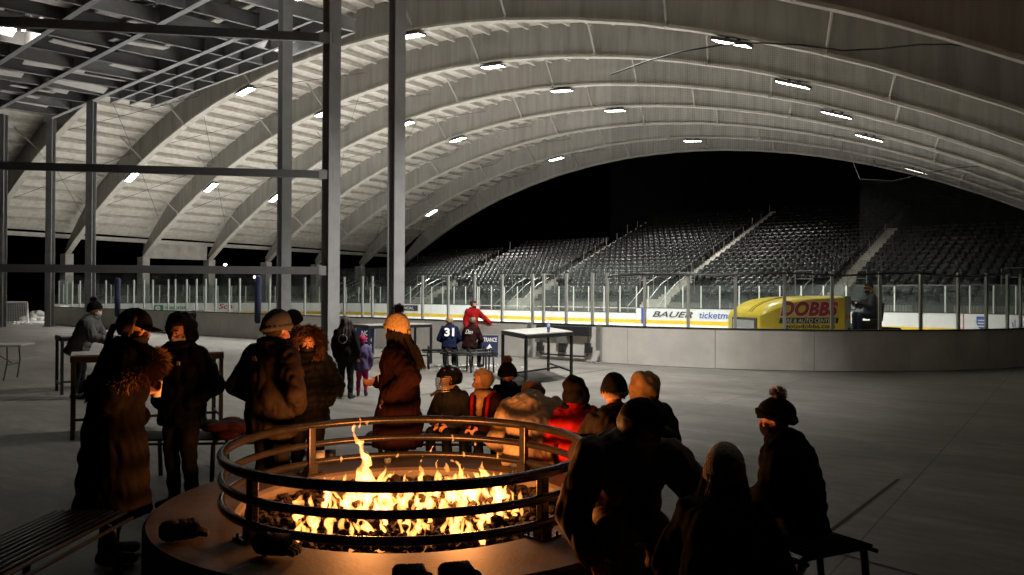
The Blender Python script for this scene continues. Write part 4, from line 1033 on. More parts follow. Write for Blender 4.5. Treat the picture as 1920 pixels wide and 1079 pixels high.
jg = thing('glass_jar', 'small clear glass jar on the back of the ledge by the orange hat woman', 'jar', atz(727, 868, LZ))
B().loft([[Vector((r_ * math.cos(2 * math.pi * j / 16), r_ * math.sin(2 * math.pi * j / 16), z)) for j in range(16)] for z, r_ in ((0, .03), (.07, .034), (.08, .028), (.1, .028))]).build('jar_body', M['clear'], jg, True)
# ================================================================== PEOPLE
DG = bpy.context.evaluated_depsgraph_get
def cloth(name, col, **k):
    d = dict(rough=.92, var=.22, vs=14, bump=.07, bs=150, spec=.07); d.update(k); return mat(name, col, **d)
C = {
 'skin': mat('skin', (0.55, 0.25, 0.155), .55, var=.1, vs=30, bump=.08, bs=160),
 'skin2': mat('fair_skin', (0.66, 0.32, 0.21), .5, var=.08, vs=30, bump=.06, bs=160),
 'black': cloth('black_nylon', (0.0075, 0.0075, 0.009), rough=.6), 'black2': cloth('black_wool', (0.010, 0.0095, 0.0095)),
 'brownblack': cloth('dark_brown_coat', (0.009, 0.007, 0.006)), 'brown': cloth('brown_shell', (0.018, 0.013, 0.010), rough=.75),
 'char': cloth('charcoal_fleece', (0.022, 0.022, 0.023)), 'grey': cloth('heather_grey_sweat', (0.10, 0.098, 0.096), vs=40), 'tan': cloth('tan_canvas', (0.30, 0.19, 0.10)),
 'sand': cloth('sand_hoodie', (0.32, 0.245, 0.16), vs=30), 'red': cloth('red_sweat', (0.30, 0.010, 0.012)), 'navy': cloth('navy_jersey', (0.008, 0.011, 0.034)), 'stone': cloth('stone_canvas', (0.20, 0.16, 0.13)),
 'maroon': cloth('maroon_jacket', (0.016, 0.005, 0.005)), 'orange_knit': cloth('cream_knit', (0.78, 0.55, 0.26), vs=60, bump=.9, bs=90),
 'knit': cloth('beige_knit', (0.68, 0.58, 0.47), vs=50, bump=1.0, bs=80), 'steelblue': cloth('slate_knit', (0.075, 0.078, 0.09), var=.12, bump=.4, bs=160),
 'pink': cloth('pink_nylon', (0.30, 0.02, 0.08), rough=.6), 'lilac': cloth('lilac_jacket', (0.09, 0.07, 0.15), rough=.7), 'purple': cloth('purple_jacket', (0.07, 0.03, 0.14), rough=.7),
 'jean': cloth('blue_denim', (0.06, 0.08, 0.12)), 'khaki': cloth('khaki_twill', (0.26, 0.18, 0.11)), 'mask': cloth('dark_mask', (0.03, 0.028, 0.03)), 'maskw': cloth('white_mask', (0.55, 0.52, 0.48)),
 'fur': cloth('brown_fur', (0.22, 0.13, 0.07), rough=.95, spec=.05), 'furg': cloth('grey_fur', (0.42, 0.39, 0.34)),
 'hair_dk': mat('dark_hair', (0.022, 0.012, 0.008), .75, var=.3, vs=40), 'hair_br': mat('brown_hair', (0.10, 0.052, 0.026), .5, var=.3, vs=40), 'hair_bl': mat('blond_hair', (0.30, 0.19, 0.09), .55, var=.3, vs=40),
 'eye': mat('eye_white', (.7, .68, .65), .2), 'iris': mat('dark_iris', (.02, .012, .008), .15), 'lip': mat('lips', (.36, .13, .11), .5), 'boot': mat('black_boot', (.012, .011, .011), .55, bump=.2, bs=70),
 'blade': mat('skate_steel', (.6, .6, .6), .25, metal=1.0), 'helmet': mat('black_helmet_shell', (.012, .012, .013), .2, coat=.6), 'gold': mat('gold_decal', (.45, .26, .06), .4), 'cage': mat('wire_cage', (.5, .5, .5), .35, metal=.9),
 'orange_band': cloth('orange_band', (.55, .2, .02)), 'white_cloth': cloth('white_trim', (.7, .68, .65)), 'scarf': cloth('tan_scarf', (.42, .27, .15), vs=25),
}
def remesh(bld, name, m, parent, vox=.012, smooth=4, noise_amp=0.0, noise_s=.12, quilt=0.0, qz=.085, fold=0.0, qaxis=2):
    o = bld.build(name, m, None, True)
    md = o.modifiers.new('r', 'REMESH'); md.mode = 'VOXEL'; md.voxel_size = vox; md.use_smooth_shade = True
    if smooth:
        sm = o.modifiers.new('s', 'SMOOTH'); sm.iterations = smooth; sm.factor = .5
    me = bpy.data.meshes.new_from_object(o.evaluated_get(DG()))
    old = o.data; o.modifiers.clear(); o.data = me; bpy.data.meshes.remove(old); me.name = name
    n = len(me.vertices)
    if (noise_amp or quilt or fold) and n:
        co = np.empty(n * 3); me.vertices.foreach_get('co', co); co = co.reshape(-1, 3); no = np.empty(n * 3); me.vertices.foreach_get('normal', no); no = no.reshape(-1, 3)
        d = np.zeros(n)
        if noise_amp or fold:
            sd = random.Random(name + str(n)).uniform(0, 50)
            for i in range(n):
                p = co[i]
                if noise_amp: d[i] += noise_amp * noise.noise((p[0] / noise_s + sd, p[1] / noise_s, p[2] / noise_s * 1.2))
                if fold: d[i] += fold * (abs(noise.noise((p[0] / .07 + sd, p[1] / .07 + p[2] * 3, p[2] / .16))) - .22)
        if quilt:
            wv = np.abs(np.sin(np.pi * (co[:, qaxis] + .01 * np.sin(co[:, 0] * 23)) / qz)) ** .6; d += quilt * (wv - .75)
        co = co + no * d[:, None]; me.vertices.foreach_set('co', co.ravel()); me.update()
    if parent is not None: o.parent = parent
    return o
def basis(f, up=Vector((0, 0, 1))):
    f = f.normalized(); r = f.cross(up).normalized(); u = r.cross(f); return r, f, u
def hand_prims(b, w, d, side, curl, s, infl=0.0):
    """palm and five fingers from the wrist w along d; side = direction of the thumb"""
    d = d.normalized(); sd = (side - d * side.dot(d)).normalized(); nrm = d.cross(sd).normalized()
    pal = w + d * .045 * s
    for k in (-1, 0, 1): b.cap(w + d * .01 * s + sd * .018 * k * s, (.017 + infl) * s, w + d * .085 * s + sd * .026 * k * s, (.0155 + infl) * s, 8)
    for i, (off, ln) in enumerate(((.034, .072), (.012, .08), (-.011, .076), (-.033, .060))):
        a = w + d * .088 * s + sd * off * s; cl = curl * (1 + .12 * i)
        d1 = (d * math.cos(cl * .5) + nrm * math.sin(cl * .5)); d2 = (d * math.cos(cl * 1.3) + nrm * math.sin(cl * 1.3))
        c1 = a + d1 * ln * .52 * s; c2 = c1 + d2 * ln * .48 * s
        b.cap(a, (.0095 + infl) * s, c1, (.0088 + infl) * s, 8); b.cap(c1, (.0088 + infl) * s, c2, (.0072 + infl) * s, 8)
    a = w + d * .03 * s + sd * .03 * s; t1 = (d * .6 + sd * .8 + nrm * .15).normalized(); t2 = (d * .9 + sd * .35 + nrm * .35 * (curl > .3)).normalized()
    b.cap(a, (.013 + infl) * s, a + t1 * .038 * s, (.0105 + infl) * s, 8); b.cap(a + t1 * .038 * s, (.0105 + infl) * s, a + t1 * .038 * s + t2 * .032 * s, (.0085 + infl) * s, 8)
def rot_x(v, a): c2, s2 = math.cos(a), math.sin(a); return Vector((v.x, v.y * c2 - v.z * s2, v.y * s2 + v.z * c2))
def shell(c2, r, R, keep, th=.012, nu=40, nv=26):
    """ellipsoid shell; keep(dir) says which directions stay; R has columns r,f,u"""
    b = B(); idx = {}; V = []
    def dirv(i, j): t = math.pi * i / nv; p = 2 * math.pi * j / nu; return Vector((math.sin(t) * math.cos(p), math.sin(t) * math.sin(p), math.cos(t)))
    V = []; Fc = []
    for i in range(nv + 1):
        for j in range(nu): dv = dirv(i, j); V.append(c2 + R @ Vector((dv.x * r[0], dv.y * r[1], dv.z * r[2])))
    for i in range(nv):
        for j in range(nu):
            dv = dirv(i + .5, j + .5)
            if keep(dv): Fc.append((i * nu + j, (i + 1) * nu + j, (i + 1) * nu + (j + 1) % nu, i * nu + (j + 1) % nu))
    used = sorted({q for f in Fc for q in f}); mp = {q: k for k, q in enumerate(used)}
    b.add([V[q] for q in used], [tuple(mp[q] for q in f) for f in Fc]); return b
def shell_obj(name, m, parent, c2, r, R, keep, th=.012, sub=1, disp=0.0, off=1):
    o = shell(c2, r, R, keep).build(name, m, parent, True)
    bm = bmesh.new(); bm.from_mesh(o.data); bmesh.ops.remove_doubles(bm, verts=bm.verts, dist=1e-5)
    bmesh.ops.smooth_vert(bm, verts=[v for v in bm.verts if v.is_boundary], factor=.5, use_axis_x=True, use_axis_y=True, use_axis_z=True)
    if disp:
        for v in bm.verts: v.co += (v.co - c2).normalized() * disp * noise.noise(v.co * 16 + Vector((len(bm.verts), 0, 0)))
    bm.to_mesh(o.data); bm.free()
    s = o.modifiers.new('solid', 'SOLIDIFY'); s.thickness = th; s.offset = off
    return o
def strands(name, m, parent, roots, n, r_=.004, seed=1, jit=.02, wav=.012, taper=.3):
    """locks of hair: roots = list of polylines; n copies jittered round each"""
    rs = random.Random(seed); b = B()
    for line in roots:
        for k in range(n):
            o = Vector((rs.gauss(0, jit), rs.gauss(0, jit), rs.gauss(0, jit * .5))); ph = rs.uniform(0, 6)
            pts = [Vector(p) + o * (.5 + .7 * i / len(line)) + Vector((wav * math.sin(ph + i * 1.3), wav * math.cos(ph + i), 0)) * (i / len(line)) for i, p in enumerate(line)]
            q = []
            for i in range(len(pts) - 1):
                for f in (0, .5): q.append(pts[i].lerp(pts[i + 1], f))
            q.append(pts[-1]); k2 = len(q)
            b.tube(q, [r_ * rs.uniform(.8, 1.5) * (1 - (1 - taper) * (i / k2) ** 2) for i in range(k2)], 5)
    return b.build(name, m, parent, True)
def fur(name, m, parent, line, out, n, ln=.06, seed=1, core=.022, back=0.0):
    rs = random.Random(seed); b = B(); k = len(line)
    b.tube(line, core, 7)
    for i in range(n):
        f = rs.uniform(0, k - 1.001); a = int(f); p = Vector(line[a]).lerp(Vector(line[a + 1]), f - a); t = (Vector(line[a + 1]) - Vector(line[a])).normalized()
        o = Vector(out[a]); sd = t.cross(o).normalized()
        an = rs.uniform(-1.5, 1.5); d = (o * math.cos(an) + sd * math.sin(an) + t * rs.uniform(-.5, .5) + Vector((0, 0, -.18))).normalized()
        L_ = ln * rs.uniform(.5, 1.15); w_ = rs.uniform(.003, .007); side = d.cross(t).normalized() if abs(d.dot(t)) < .95 else sd
        q = p + d * core * .7; mid = q + d * L_ * .55 + Vector((0, 0, -.004)); tip = q + d * L_ + t * rs.uniform(-.015, .015) + Vector((0, 0, -.016))
        b.add([q - side * w_, q + side * w_, mid + side * w_ * .8, tip, mid - side * w_ * .8], [(0, 1, 2, 3, 4)])
    o = b.build(name, m, parent, True, 0, False); return o
def pompom(m, parent, c2, r_, seed=1, n=420):
    rs = random.Random(seed); b = B(); b.ell(c2, (r_ * .62,) * 3)
    for i in range(n):
        d = Vector((rs.gauss(0, 1), rs.gauss(0, 1), rs.gauss(0, 1))).normalized(); s = d.orthogonal().normalized() * rs.uniform(.002, .0045)
        L_ = r_ * rs.uniform(.8, 1.12); q = Vector(c2) + d * r_ * .5; b.add([q - s, q + s, Vector(c2) + d * L_ + s * .6, Vector(c2) + d * L_ - s * .6], [(0, 1, 2, 3)])
    return b.build('pompom', m, parent, True, 0, False)

def person(label, loc, face, H=1.70, pose='stand', seat=.45, lean=0., hunch=0., head=(0, 0), arms=('down', 'down'), jac=None, trou='black', shoe='boot', feet=None,
           skin='skin', hat=None, hair=None, hood=None, mask=None, child=1.0, near=True, group=None, quilt=0.0, hem=None, flare=0., eyes=False, turn=0., glove=None, shoulders=1.0, knees=None, ankles=None, bulk=1.0, hands=True):
    s = H / 1.75; hs = child * s * 1.06
    root = thing('person', label, 'person', loc, math.atan2(face.y, face.x) - math.pi / 2, group)
    vx = .0075 if near else .013; vc = .013 if near else .02
    sit = pose == 'sit'
    hipz = (seat + .09) if sit else .93 * s
    Hc = Vector((0, 0, hipz)); l, h2 = rad(lean), rad(hunch)
    sd = Vector((0, math.sin(l), math.cos(l))); sd2 = Vector((0, math.sin(l + h2), math.cos(l + h2)))
    mid = Hc + sd * .27 * s; Sc = mid + sd2 * .25 * s
    nd_ = Vector((0, math.sin(l + h2 * 1.25), math.cos(l + h2 * 1.25)))
    Nc = Sc + nd_ * .05 * s
    yaw, pit = rad(head[0]), rad(head[1])          # yaw + = to the person's right, pitch + = down
    f_h = Vector((math.sin(yaw) * math.cos(pit), math.cos(yaw) * math.cos(pit), -math.sin(pit))); r_h, f_h, u_h = basis(f_h)
    Rh = Matrix((r_h, f_h, u_h)).transposed()
    hc = Nc + nd_ * .062 * s + u_h * .075 * hs + f_h * .02 * hs
    hd = lambda x, y, z: hc + (r_h * x + f_h * y + u_h * z) * hs
    # ---------------- legs
    J = {}
    for sx in (-1, 1):
        hp = Hc + Vector((sx * .095 * s, 0, -.01))
        if sit:
            kn = Vector((sx * .13 * s, .42 * s, hipz + .01)); an = Vector((sx * .12 * s, .40 * s, .09 * s))
            if knees: kn = Vector(knees[(sx + 1) // 2])
            if ankles: an = Vector(ankles[(sx + 1) // 2])
        else:
            an = Vector((sx * .11 * s, -.02 * s, .09 * s))
            if feet: an = Vector(feet[(sx + 1) // 2]) * s + Vector((0, 0, .09 * s))
            kn = (hp + an) / 2 + Vector((0, .035 * s, .01))
        J[sx] = (hp, kn, an)
    # ---------------- arms
    sh_w = .185 * s * shoulders; A = {}
    PRE = {'down': ((.07, -.02, -.29), (.06, .07, -.53)), 'pocket': ((.15, -.07, -.27), (.0, .11, -.44)), 'back': ((.13, -.25, -.20), (.07, .02, -.40)), 'cup': ((.06, .02, -.28), (-.08, .22, -.20)), 'front': ((.08, .06, -.28), (-.10, .27, -.30)),
           'knee': ((.10, .14, -.25), (.02, .36, -.36)), 'lap': ((.10, .05, -.28), (-.08, .28, -.37)), 'akimbo': ((.26, -.06, -.22), (.06, .10, -.40)), 'table': ((.06, .16, -.24), (.0, .42, -.27)), 'wheel': ((.07, .14, -.24), (-.02, .40, -.17)), 'out': ((.20, .12, -.22), (.34, .34, -.40))}
    for k, sx in enumerate((1, -1)):
        shp = Sc + Vector((sx * sh_w, 0, -.03 * s)); a = arms[k]
        el_, ha_ = PRE[a] if isinstance(a, str) else a
        tr = lambda q: shp + rot_x(Vector((sx * q[0] * s, q[1] * s, q[2] * s)), -(l + h2) * .35)
        A[sx] = (shp, tr(el_), tr(ha_))
    # ---------------- body: one continuous surface
    b = B()
    b.ell(hd(0, -.008, .028), (.074 * hs, .094 * hs, .086 * hs), Rh, 18, 12); b.ell(hd(0, .02, -.045), (.058 * hs, .068 * hs, .072 * hs), Rh, 16, 10)
    b.cap(hd(-.02, .055, -.098), .022 * hs, hd(.02, .055, -.098), .022 * hs); b.cap(hd(0, .082, .012), .010 * hs, hd(0, .107, -.028), .0135 * hs, 8); b.cap(hd(-.012, .094, -.033), .009 * hs, hd(.012, .094, -.033), .009 * hs, 8)
    b.cap(hd(-.036, .070, .030), .014 * hs, hd(.036, .070, .030), .014 * hs, 8)
    for sx in (-1, 1):
        b.ell(hd(sx * .038, .062, -.025), (.022 * hs, .02 * hs, .022 * hs), Rh); b.ell(hd(sx * .076, -.01, -.005), (.009 * hs, .02 * hs, .03 * hs), Rh, 10, 8)
    b.cap(hd(-.02, .082, -.066), .0085 * hs, hd(.02, .082, -.066), .0085 * hs, 8); b.cap(hd(-.015, .080, -.078), .009 * hs, hd(.015, .080, -.078), .009 * hs, 8)
    b.cap(hd(0, -.02, -.05), .054 * hs, Nc - nd_ * .03 * s, .06 * s)
    def ring(c2, rx, ry, nn, k=18):
        nn = nn.normalized(); x = Vector((1, 0, 0)); y = nn.cross(x); return [c2 + x * (rx * math.cos(2 * math.pi * j / k)) + y * (ry * math.sin(2 * math.pi * j / k)) for j in range(k)]
    def torso(bb, g, z0=-.08, low=True):
        rs_ = [ring(Hc + sd * z0 * s, (.155 + g) * s, (.105 + g) * s, sd), ring(Hc + sd * .05 * s, (.165 + g) * s, (.115 + g) * s, sd), ring(mid - sd * .05 * s, (.150 + g) * s, (.110 + g) * s, sd + sd2 * .5), ring(mid + sd2 * .09 * s, (.172 + g) * s, (.125 + g) * s, sd2), ring(Sc - sd2 * .05 * s, (.185 * shoulders + g) * s, (.115 + g) * s, sd2), ring(Sc + nd_ * .015 * s, (.13 * shoulders + g) * s, (.08 + g) * s, nd_), ring(Nc + nd_ * .01 * s, (.062 + g * .6) * s, (.062 + g * .6) * s, nd_)]
        bb.loft(rs_)
    torso(b, 0)
    for sx in (-1, 1):
        hp, kn, an = J[sx]; b.cap(hp, .085 * s, kn, .058 * s); b.cap(kn, .056 * s, an, .04 * s); toe = Vector((sx * .03, .16, -.05)) * s
        if sit and ankles: toe = Vector((sx * .02, .15, -.05)) * s
        b.cap(an + Vector((0, -.03 * s, -.045 * s)), .036 * s, an + toe, .03 * s)
        sp, el, wr = A[sx]; b.cap(sp, .052 * s, el, .041 * s); b.cap(el, .040 * s, wr, .029 * s)
        if hands and arms[0 if sx == 1 else 1] != 'pocket':
            fd = (wr - el).normalized(); th = Vector((-sx * .75, .1, .65)); hand_prims(b, wr, fd, th, .75 if sx == 1 else .65, s)
    body = remesh(b, 'body', C[skin], root, vx, 3)
    if eyes:
        for sx in (-1, 1):
            B().ell(hd(sx * .030, .074, .008), (.0125 * hs,) * 3, None, 12, 8).build('eye', C['eye'], body, True)
            B().ell(hd(sx * .030, .083, .007), (.006 * hs, .005 * hs, .006 * hs), Rh, 10, 6).build('iris', C['iris'], body, True)
            B().cap(hd(sx * .016, .089, .032), .0035 * hs, hd(sx * .046, .080, .034), .003 * hs, 6).build('eyebrow', C['hair_dk'], body, True)
    # ---------------- trousers and shoes
    b = B()
    b.loft([ring(Hc + sd * .10 * s, .175 * s, .125 * s, sd), ring(Hc - sd * .02 * s, .185 * s, .14 * s, sd), ring(Hc - Vector((0, 0, .08 * s)) if not sit else Hc + Vector((0, .05, -.06 * s)), .16 * s, .12 * s, Vector((0, 0, 1)))])
    for sx in (-1, 1):
        hp, kn, an = J[sx]; b.cap(hp, .105 * s, kn, .078 * s); b.cap(kn, .076 * s, an + Vector((0, 0, .03)) * s, .062 * s)
    remesh(b, 'trousers', C[trou], root, vc, 4, .012, .10, fold=.012)
    for sx in (-1, 1):
        an = J[sx][2]; b = B(); b.cap(an + Vector((0, 0, .06 * s)), .055 * s, an + Vector((0, -.01 * s, -.03 * s)), .055 * s); b.cap(an + Vector((0, -.035 * s, -.04 * s)), .047 * s, an + Vector((sx * .03 * s, .16 * s, -.048 * s)), .040 * s)
        sk = remesh(b, 'skate' if shoe == 'skate' else 'shoe', C['boot'], root, .011 if near else .016, 3)
        if shoe == 'skate': B().box(an + Vector((sx * .015 * s, .06 * s, -.105 * s)), (.006, .27 * s, .035)).build('blade', C['blade'], sk)
    # ---------------- jacket
    if jac:
        g = .034 * bulk; b = B()
        hem_ = (-.16 if not sit else -.07) if hem is None else hem
        rs_ = []
        if hem_ < -.2:
            for t in (1.0, .6, .3): rs_.append(ring(Hc + Vector((0, .01, hem_ * t * s)), (.205 + g + flare * t) * s, (.165 + g + flare * t * .8) * s, Vector((0, 0, 1))))
        else: rs_.append(ring(Hc + sd * hem_ * s, (.185 + g + flare) * s, (.145 + g + flare) * s, sd))
        rs_ += [ring(Hc + sd * .02 * s, (.185 + g) * s, (.145 + g) * s, sd), ring(mid - sd * .04 * s, (.172 + g) * s, (.135 + g) * s, sd + sd2 * .5), ring(mid + sd2 * .09 * s, (.180 + g) * s, (.140 + g) * s, sd2), ring(Sc - sd2 * .05 * s, (.188 * shoulders + g) * s, (.122 + g) * s, sd2), ring(Sc + nd_ * .02 * s, (.135 * shoulders + g) * s, (.088 + g) * s, nd_), ring(Nc + nd_ * .035 * s, (.075 + g * .7) * s, (.078 + g * .7) * s, nd_)]
        b.loft(rs_)
        b.tube([Nc + nd_ * .028 * s + Vector((.083 * s * math.cos(a), .012 + .085 * s * math.sin(a), .016 * -math.sin(a))) for a in [2 * math.pi * i / 18 for i in range(18)]], .034 * s, 8, closed=True)
        for sx in (-1, 1):
            sp, el, wr = A[sx]; b.cap(sp - Vector((sx * .02 * s, 0, 0)), (.062 + g) * s, el, (.048 + g) * s); b.cap(el, (.047 + g) * s, wr - (wr - el).normalized() * .015, (.036 + g * .8) * s)
        remesh(b, 'jacket', C[jac], root, vc, 4, .012, .13, quilt, .085 * s, .026)
    if glove:
        for sx in (-1, 1):
            sp, el, wr = A[sx]; b = B(); hand_prims(b, wr - (wr - el).normalized() * .02, (wr - el).normalized(), Vector((-sx * .75, .1, .65)), .75, s, .007); remesh(b, 'glove', C[glove], root, .009, 2)
    # ---------------- head wear
    if hair:
        kind, hm = hair[0], C[hair[1]]
        if kind in ('short', 'long', 'pony'):
            shell_obj('hair', hm, root, hd(0, -.010, .020), (.086 * hs, .105 * hs, .100 * hs), Rh, lambda d: d.z > -.45 + (.95 if d.y > .45 else 0) * 1.0 if d.y > .2 else d.z > -.62, .010, disp=.02)
        if kind == 'long':
            ls = []
            for a in np.linspace(-1, 1, 9):
                x = .085 * math.sin(a * 2.0); y = -.10 * math.cos(a * 2.0)
                ls.append([hd(x * .9, y * .9, .03), hd(x * 1.15, y * 1.05, -.08), hd(x * 1.4, y * 1.35 - .02, -.17), hd(x * 1.7, y * 1.55 - .03, -.28), hd(x * 1.7, y * 1.55 - .04, -.30 - hair[2])])
            strands('long_hair', hm, root, ls, 42 if near else 12, .0042 if near else .007, 3, .022, .014)
        if kind == 'pony':
            strands('ponytail', hm, root, [[hd(0, -.10, .01), hd(-.01, -.145, -.01), hd(-.02, -.16, -.07), hd(-.03, -.165, -.14), hd(-.04, -.16, -.20)]], 60, .0045, 4, .010, .008)
    if hat:
        k, hm = hat[0], C[hat[1]]
        if k in ('beanie', 'pom'):
            tall = hat[3] if len(hat) > 3 else .03
            crown = shell_obj('beanie', hm, root, hd(0, -.008, .035), (.092 * hs, .112 * hs, (.098 + tall) * hs), Rh, lambda d: d.z > -.10 - .42 * max(0, -d.y), .012, disp=.006)
            b = B(); k2 = 40; pts = [hd(.097 * math.cos(a), -.008 + .117 * math.sin(a), .012 + .040 * math.sin(a)) for a in [2 * math.pi * i / k2 for i in range(k2)]]
            pts2 = [p + u_h * .034 * hs for p in pts]
            V = []; 
            for i in range(k2):
                o_ = (pts[i] - hc); o_ = (o_ - u_h * o_.dot(u_h)).normalized(); rib_ = .0035 * (1 if i % 2 else -1) * hs
                V.append([pts[i] - o_ * .008 - u_h * .012, pts[i] + o_ * (.008 + rib_), pts2[i] + o_ * (.007 + rib_), pts2[i] - o_ * .012])
            b.loft([[V[i][j] for i in range(k2)] for j in range(4)], cap=False); b.build('cuff', C[hat[2]] if len(hat) > 2 and hat[2] in C else hm, crown, True)
            if k == 'pom': pompom(C[hat[4]] if len(hat) > 4 else hm, crown, hd(0, -.035, .035 + .098 + tall + .028), .058 * hs)
        if k == 'cap':
            crown = shell_obj('cap', hm, root, hd(0, -.005, .030), (.090 * hs, .110 * hs, .104 * hs), Rh, lambda d: d.z > .02, .006)
            br = B(); n1 = 14; top = []; bot = []
            for i in range(n1 + 1):
                a = -1.15 + 2.3 * i / n1
                top.append((hd(.088 * math.sin(a), -.005 + .106 * math.cos(a), .036), hd(.094 * math.sin(a), .10 + .09 * math.cos(a), .030 - .012 * abs(math.sin(a)))))
            br.loft([[q[0] for q in top], [q[1] for q in top], [q[1] - u_h * .006 for q in top], [q[0] - u_h * .006 for q in top]], cap=False); br.build('visor', C[hat[2]] if len(hat) > 2 else hm, crown, True)
            B().ell(hd(0, -.005, .135), (.009 * hs,) * 3).build('button', hm, crown, True)
        if k == 'helmet':
            sh_ = shell_obj('helmet', hm, root, hd(0, -.012, .030), (.105 * hs, .130 * hs, .118 * hs), Rh, lambda d: d.z > (.12 if d.y > .35 else -.55), .016)
            for sx in (-1, 1): B().cap(hd(sx * .06, .06, .115), .012 * hs, hd(sx * .085, -.04, .09), .010 * hs, 8).build('decal', C['gold'], sh_, True)
            for z in (.128, .146): B().tube([hd(-.03, .05, z), hd(0, .06, z + .004), hd(.03, .05, z)], .006, 6).build('vent', C['boot'], sh_)
            cg = B()
            for z in np.linspace(-.10, .035, 7): cg.tube([hd(.10 * math.sin(a), .02 + .125 * math.cos(a), z) for a in np.linspace(-1.4, 1.4, 13)], .0028, 5)
            for a in np.linspace(-1.1, 1.1, 8): cg.tube([hd(.10 * math.sin(a), .02 + .125 * math.cos(a), .04), hd(.102 * math.sin(a), .02 + .128 * math.cos(a), -.03), hd(.095 * math.sin(a), .015 + .115 * math.cos(a), -.105)], .0028, 5)
            cg.build('face_cage', C['cage'], sh_)
    if hood:
        st_, hm = hood[0], C[hood[1]]
        if st_ == 'up':
            op = math.cos(rad(hood[2] if len(hood) > 2 else 52)); fdir = Vector((0, math.cos(.12), -math.sin(.12)))
            hk = shell_obj('hood', hm, root, hd(0, -.018, .005), (.114 * hs, .132 * hs, .150 * hs), Rh, lambda d: d.dot(fdir) < op and d.z > -.93, .016, disp=.03)
            b = B(); b.tube([Nc + Vector((.115 * s * math.cos(a), .01 + .105 * s * math.sin(a), .0 + .02 * math.sin(a))) for a in [2 * math.pi * i / 20 for i in range(20)]], .042 * s, 8, closed=True); remesh(b, 'hood_neck', hm, hk, .014, 3, .01)
            if len(hood) > 3:
                ln = []; ou = []
                for i in range(37):
                    a = 2 * math.pi * i / 36; an = rad(hood[2]) + .02
                    d = fdir * math.cos(an) + (Vector((1, 0, 0)) * math.cos(a) + Vector((0, math.sin(.12), math.cos(.12))) * math.sin(a)) * math.sin(an)
                    p = hd(0, -.018, .005) + Rh @ Vector((d.x * .135 * hs, d.y * .15 * hs, d.z * .165 * hs)); ln.append(p); ou.append((Rh @ d).normalized())
                fur('fur_trim', C[hood[3]], hk, ln, ou, 3600 if near else 700, .085 * hs, 5, .032)
        if st_ == 'down':
            b = B(); bk = -.10 * s
            for i in range(9):
                a = math.pi * (1.0 + i / 8.0) + 0; p = Nc + Vector((.12 * s * math.cos(a), .02 + .13 * s * math.sin(a), -.005 + .03 * math.sin(a))); q = Nc + Vector((.11 * s * math.cos(a), -.02 + .15 * s * math.sin(a), -.09 - .03 * abs(math.sin(a))))
                b.cap(p, .040 * s, q, .034 * s, 9)
            b.cap(Nc + Vector((0, -.11 * s, -.10 * s)), .05 * s, Nc + Vector((0, -.12 * s, -.17 * s)), .035 * s); remesh(b, 'hood', hm, root, .014, 4, .012, .08)
    if mask:
        shell_obj('mask', C[mask], root, hd(0, .012, -.045), (.072 * hs, .094 * hs, .080 * hs), Rh, lambda d: d.y > .12 and -.85 < d.z < .38 - .3 * abs(d.x), .003)
        B().tube([hd(-.066, .045, -.03), hd(-.082, -.02, .0)], .0022 * hs, 5).build('mask_strap', C[mask], root); B().tube([hd(.066, .045, -.03), hd(.082, -.02, .0)], .0022 * hs, 5).build('mask_strap', C[mask], root)
    return dict(root=root, hd=hd, A=A, J=J, Nc=Nc, Sc=Sc, Hc=Hc, mid=mid, s=s, hs=hs, Rh=Rh, r=r_h, f=f_h, u=u_h, ring=ring, sd=sd, sd2=sd2)

# ---- standing round the fire
p = person('woman in a dark cap and long dark parka holding a coffee cup', atD(214, 5.75), vdir(70), 1.71, lean=9, arms=(((.08, -.08, -.27), (-.06, .12, -.22)), 'pocket'), jac='brownblack', trou='black', head=(22, 12), skin='skin', hat=('cap', 'black2'), hair=('pony', 'hair_br'), mask='mask', hem=-.60, flare=.045, bulk=1.5, eyes=True, quilt=.0)
R_ = p['root']; s = p['s']; N_ = p['Nc']
ln = []; ou = []
for i in range(25):
    a = 2 * math.pi * i / 24
    q = N_ + Vector((.03 + .205 * math.cos(a), .0 + .185 * math.sin(a), -.175 + .085 * math.sin(a) - .03 * math.cos(a)))
    ln.append(q); ou.append(Vector((math.cos(a), math.sin(a), .1)).normalized())
b = B()
for i in range(24): b.cap(ln[i] + Vector((0, 0, .02)), .055, N_ + Vector((ln[i].x * .5, ln[i].y * .5 - .01, -.0)) - Vector((N_.x * .5, N_.y * .5, 0)), .05, 8)
hk = remesh(b, 'hood', C['brownblack'], R_, .015, 4, .015, .09)
fur('fur_trim', C['fur'], hk, ln, ou, 4200, .085, 7, .04)
shp, el, wr = p['A'][1]; fd = (wr - el).normalized(); cc = wr + fd * .085 + Vector((-.045, .02, .0))
cup = thing('coffee_cup', 'white paper coffee cup with dark lid held by the cap woman', 'cup')
mw = Matrix.Translation(R_.location) @ Matrix.Rotation(R_.rotation_euler.z, 4, 'Z'); cup.location = mw @ (cc + Vector((0, 0, -.06)))
B().loft([[Vector((r_ * math.cos(2 * math.pi * j / 18), r_ * math.sin(2 * math.pi * j / 18), z)) for j in range(18)] for z, r_ in ((0, .029), (.115, .042))]).build('cup_body', C['white_cloth'], cup, True)
B().loft([[Vector((r_ * math.cos(2 * math.pi * j / 18), r_ * math.sin(2 * math.pi * j / 18), z)) for j in range(18)] for z, r_ in ((.112, .045), (.122, .045), (.128, .041), (.138, .038), (.138, .02))]).build('lid', C['helmet'], cup, True)
p = person('young woman with black hood up and black jacket facing the fire', atD(344, 7.15), vdir(202), 1.61, arms=('pocket', 'pocket'), jac='black', trou='black2', head=(-4, 12), skin='skin2', hood=('up', 'black', 66), mask='maskw', bulk=1.25, eyes=True, hair=('short', 'hair_dk'), quilt=.008)
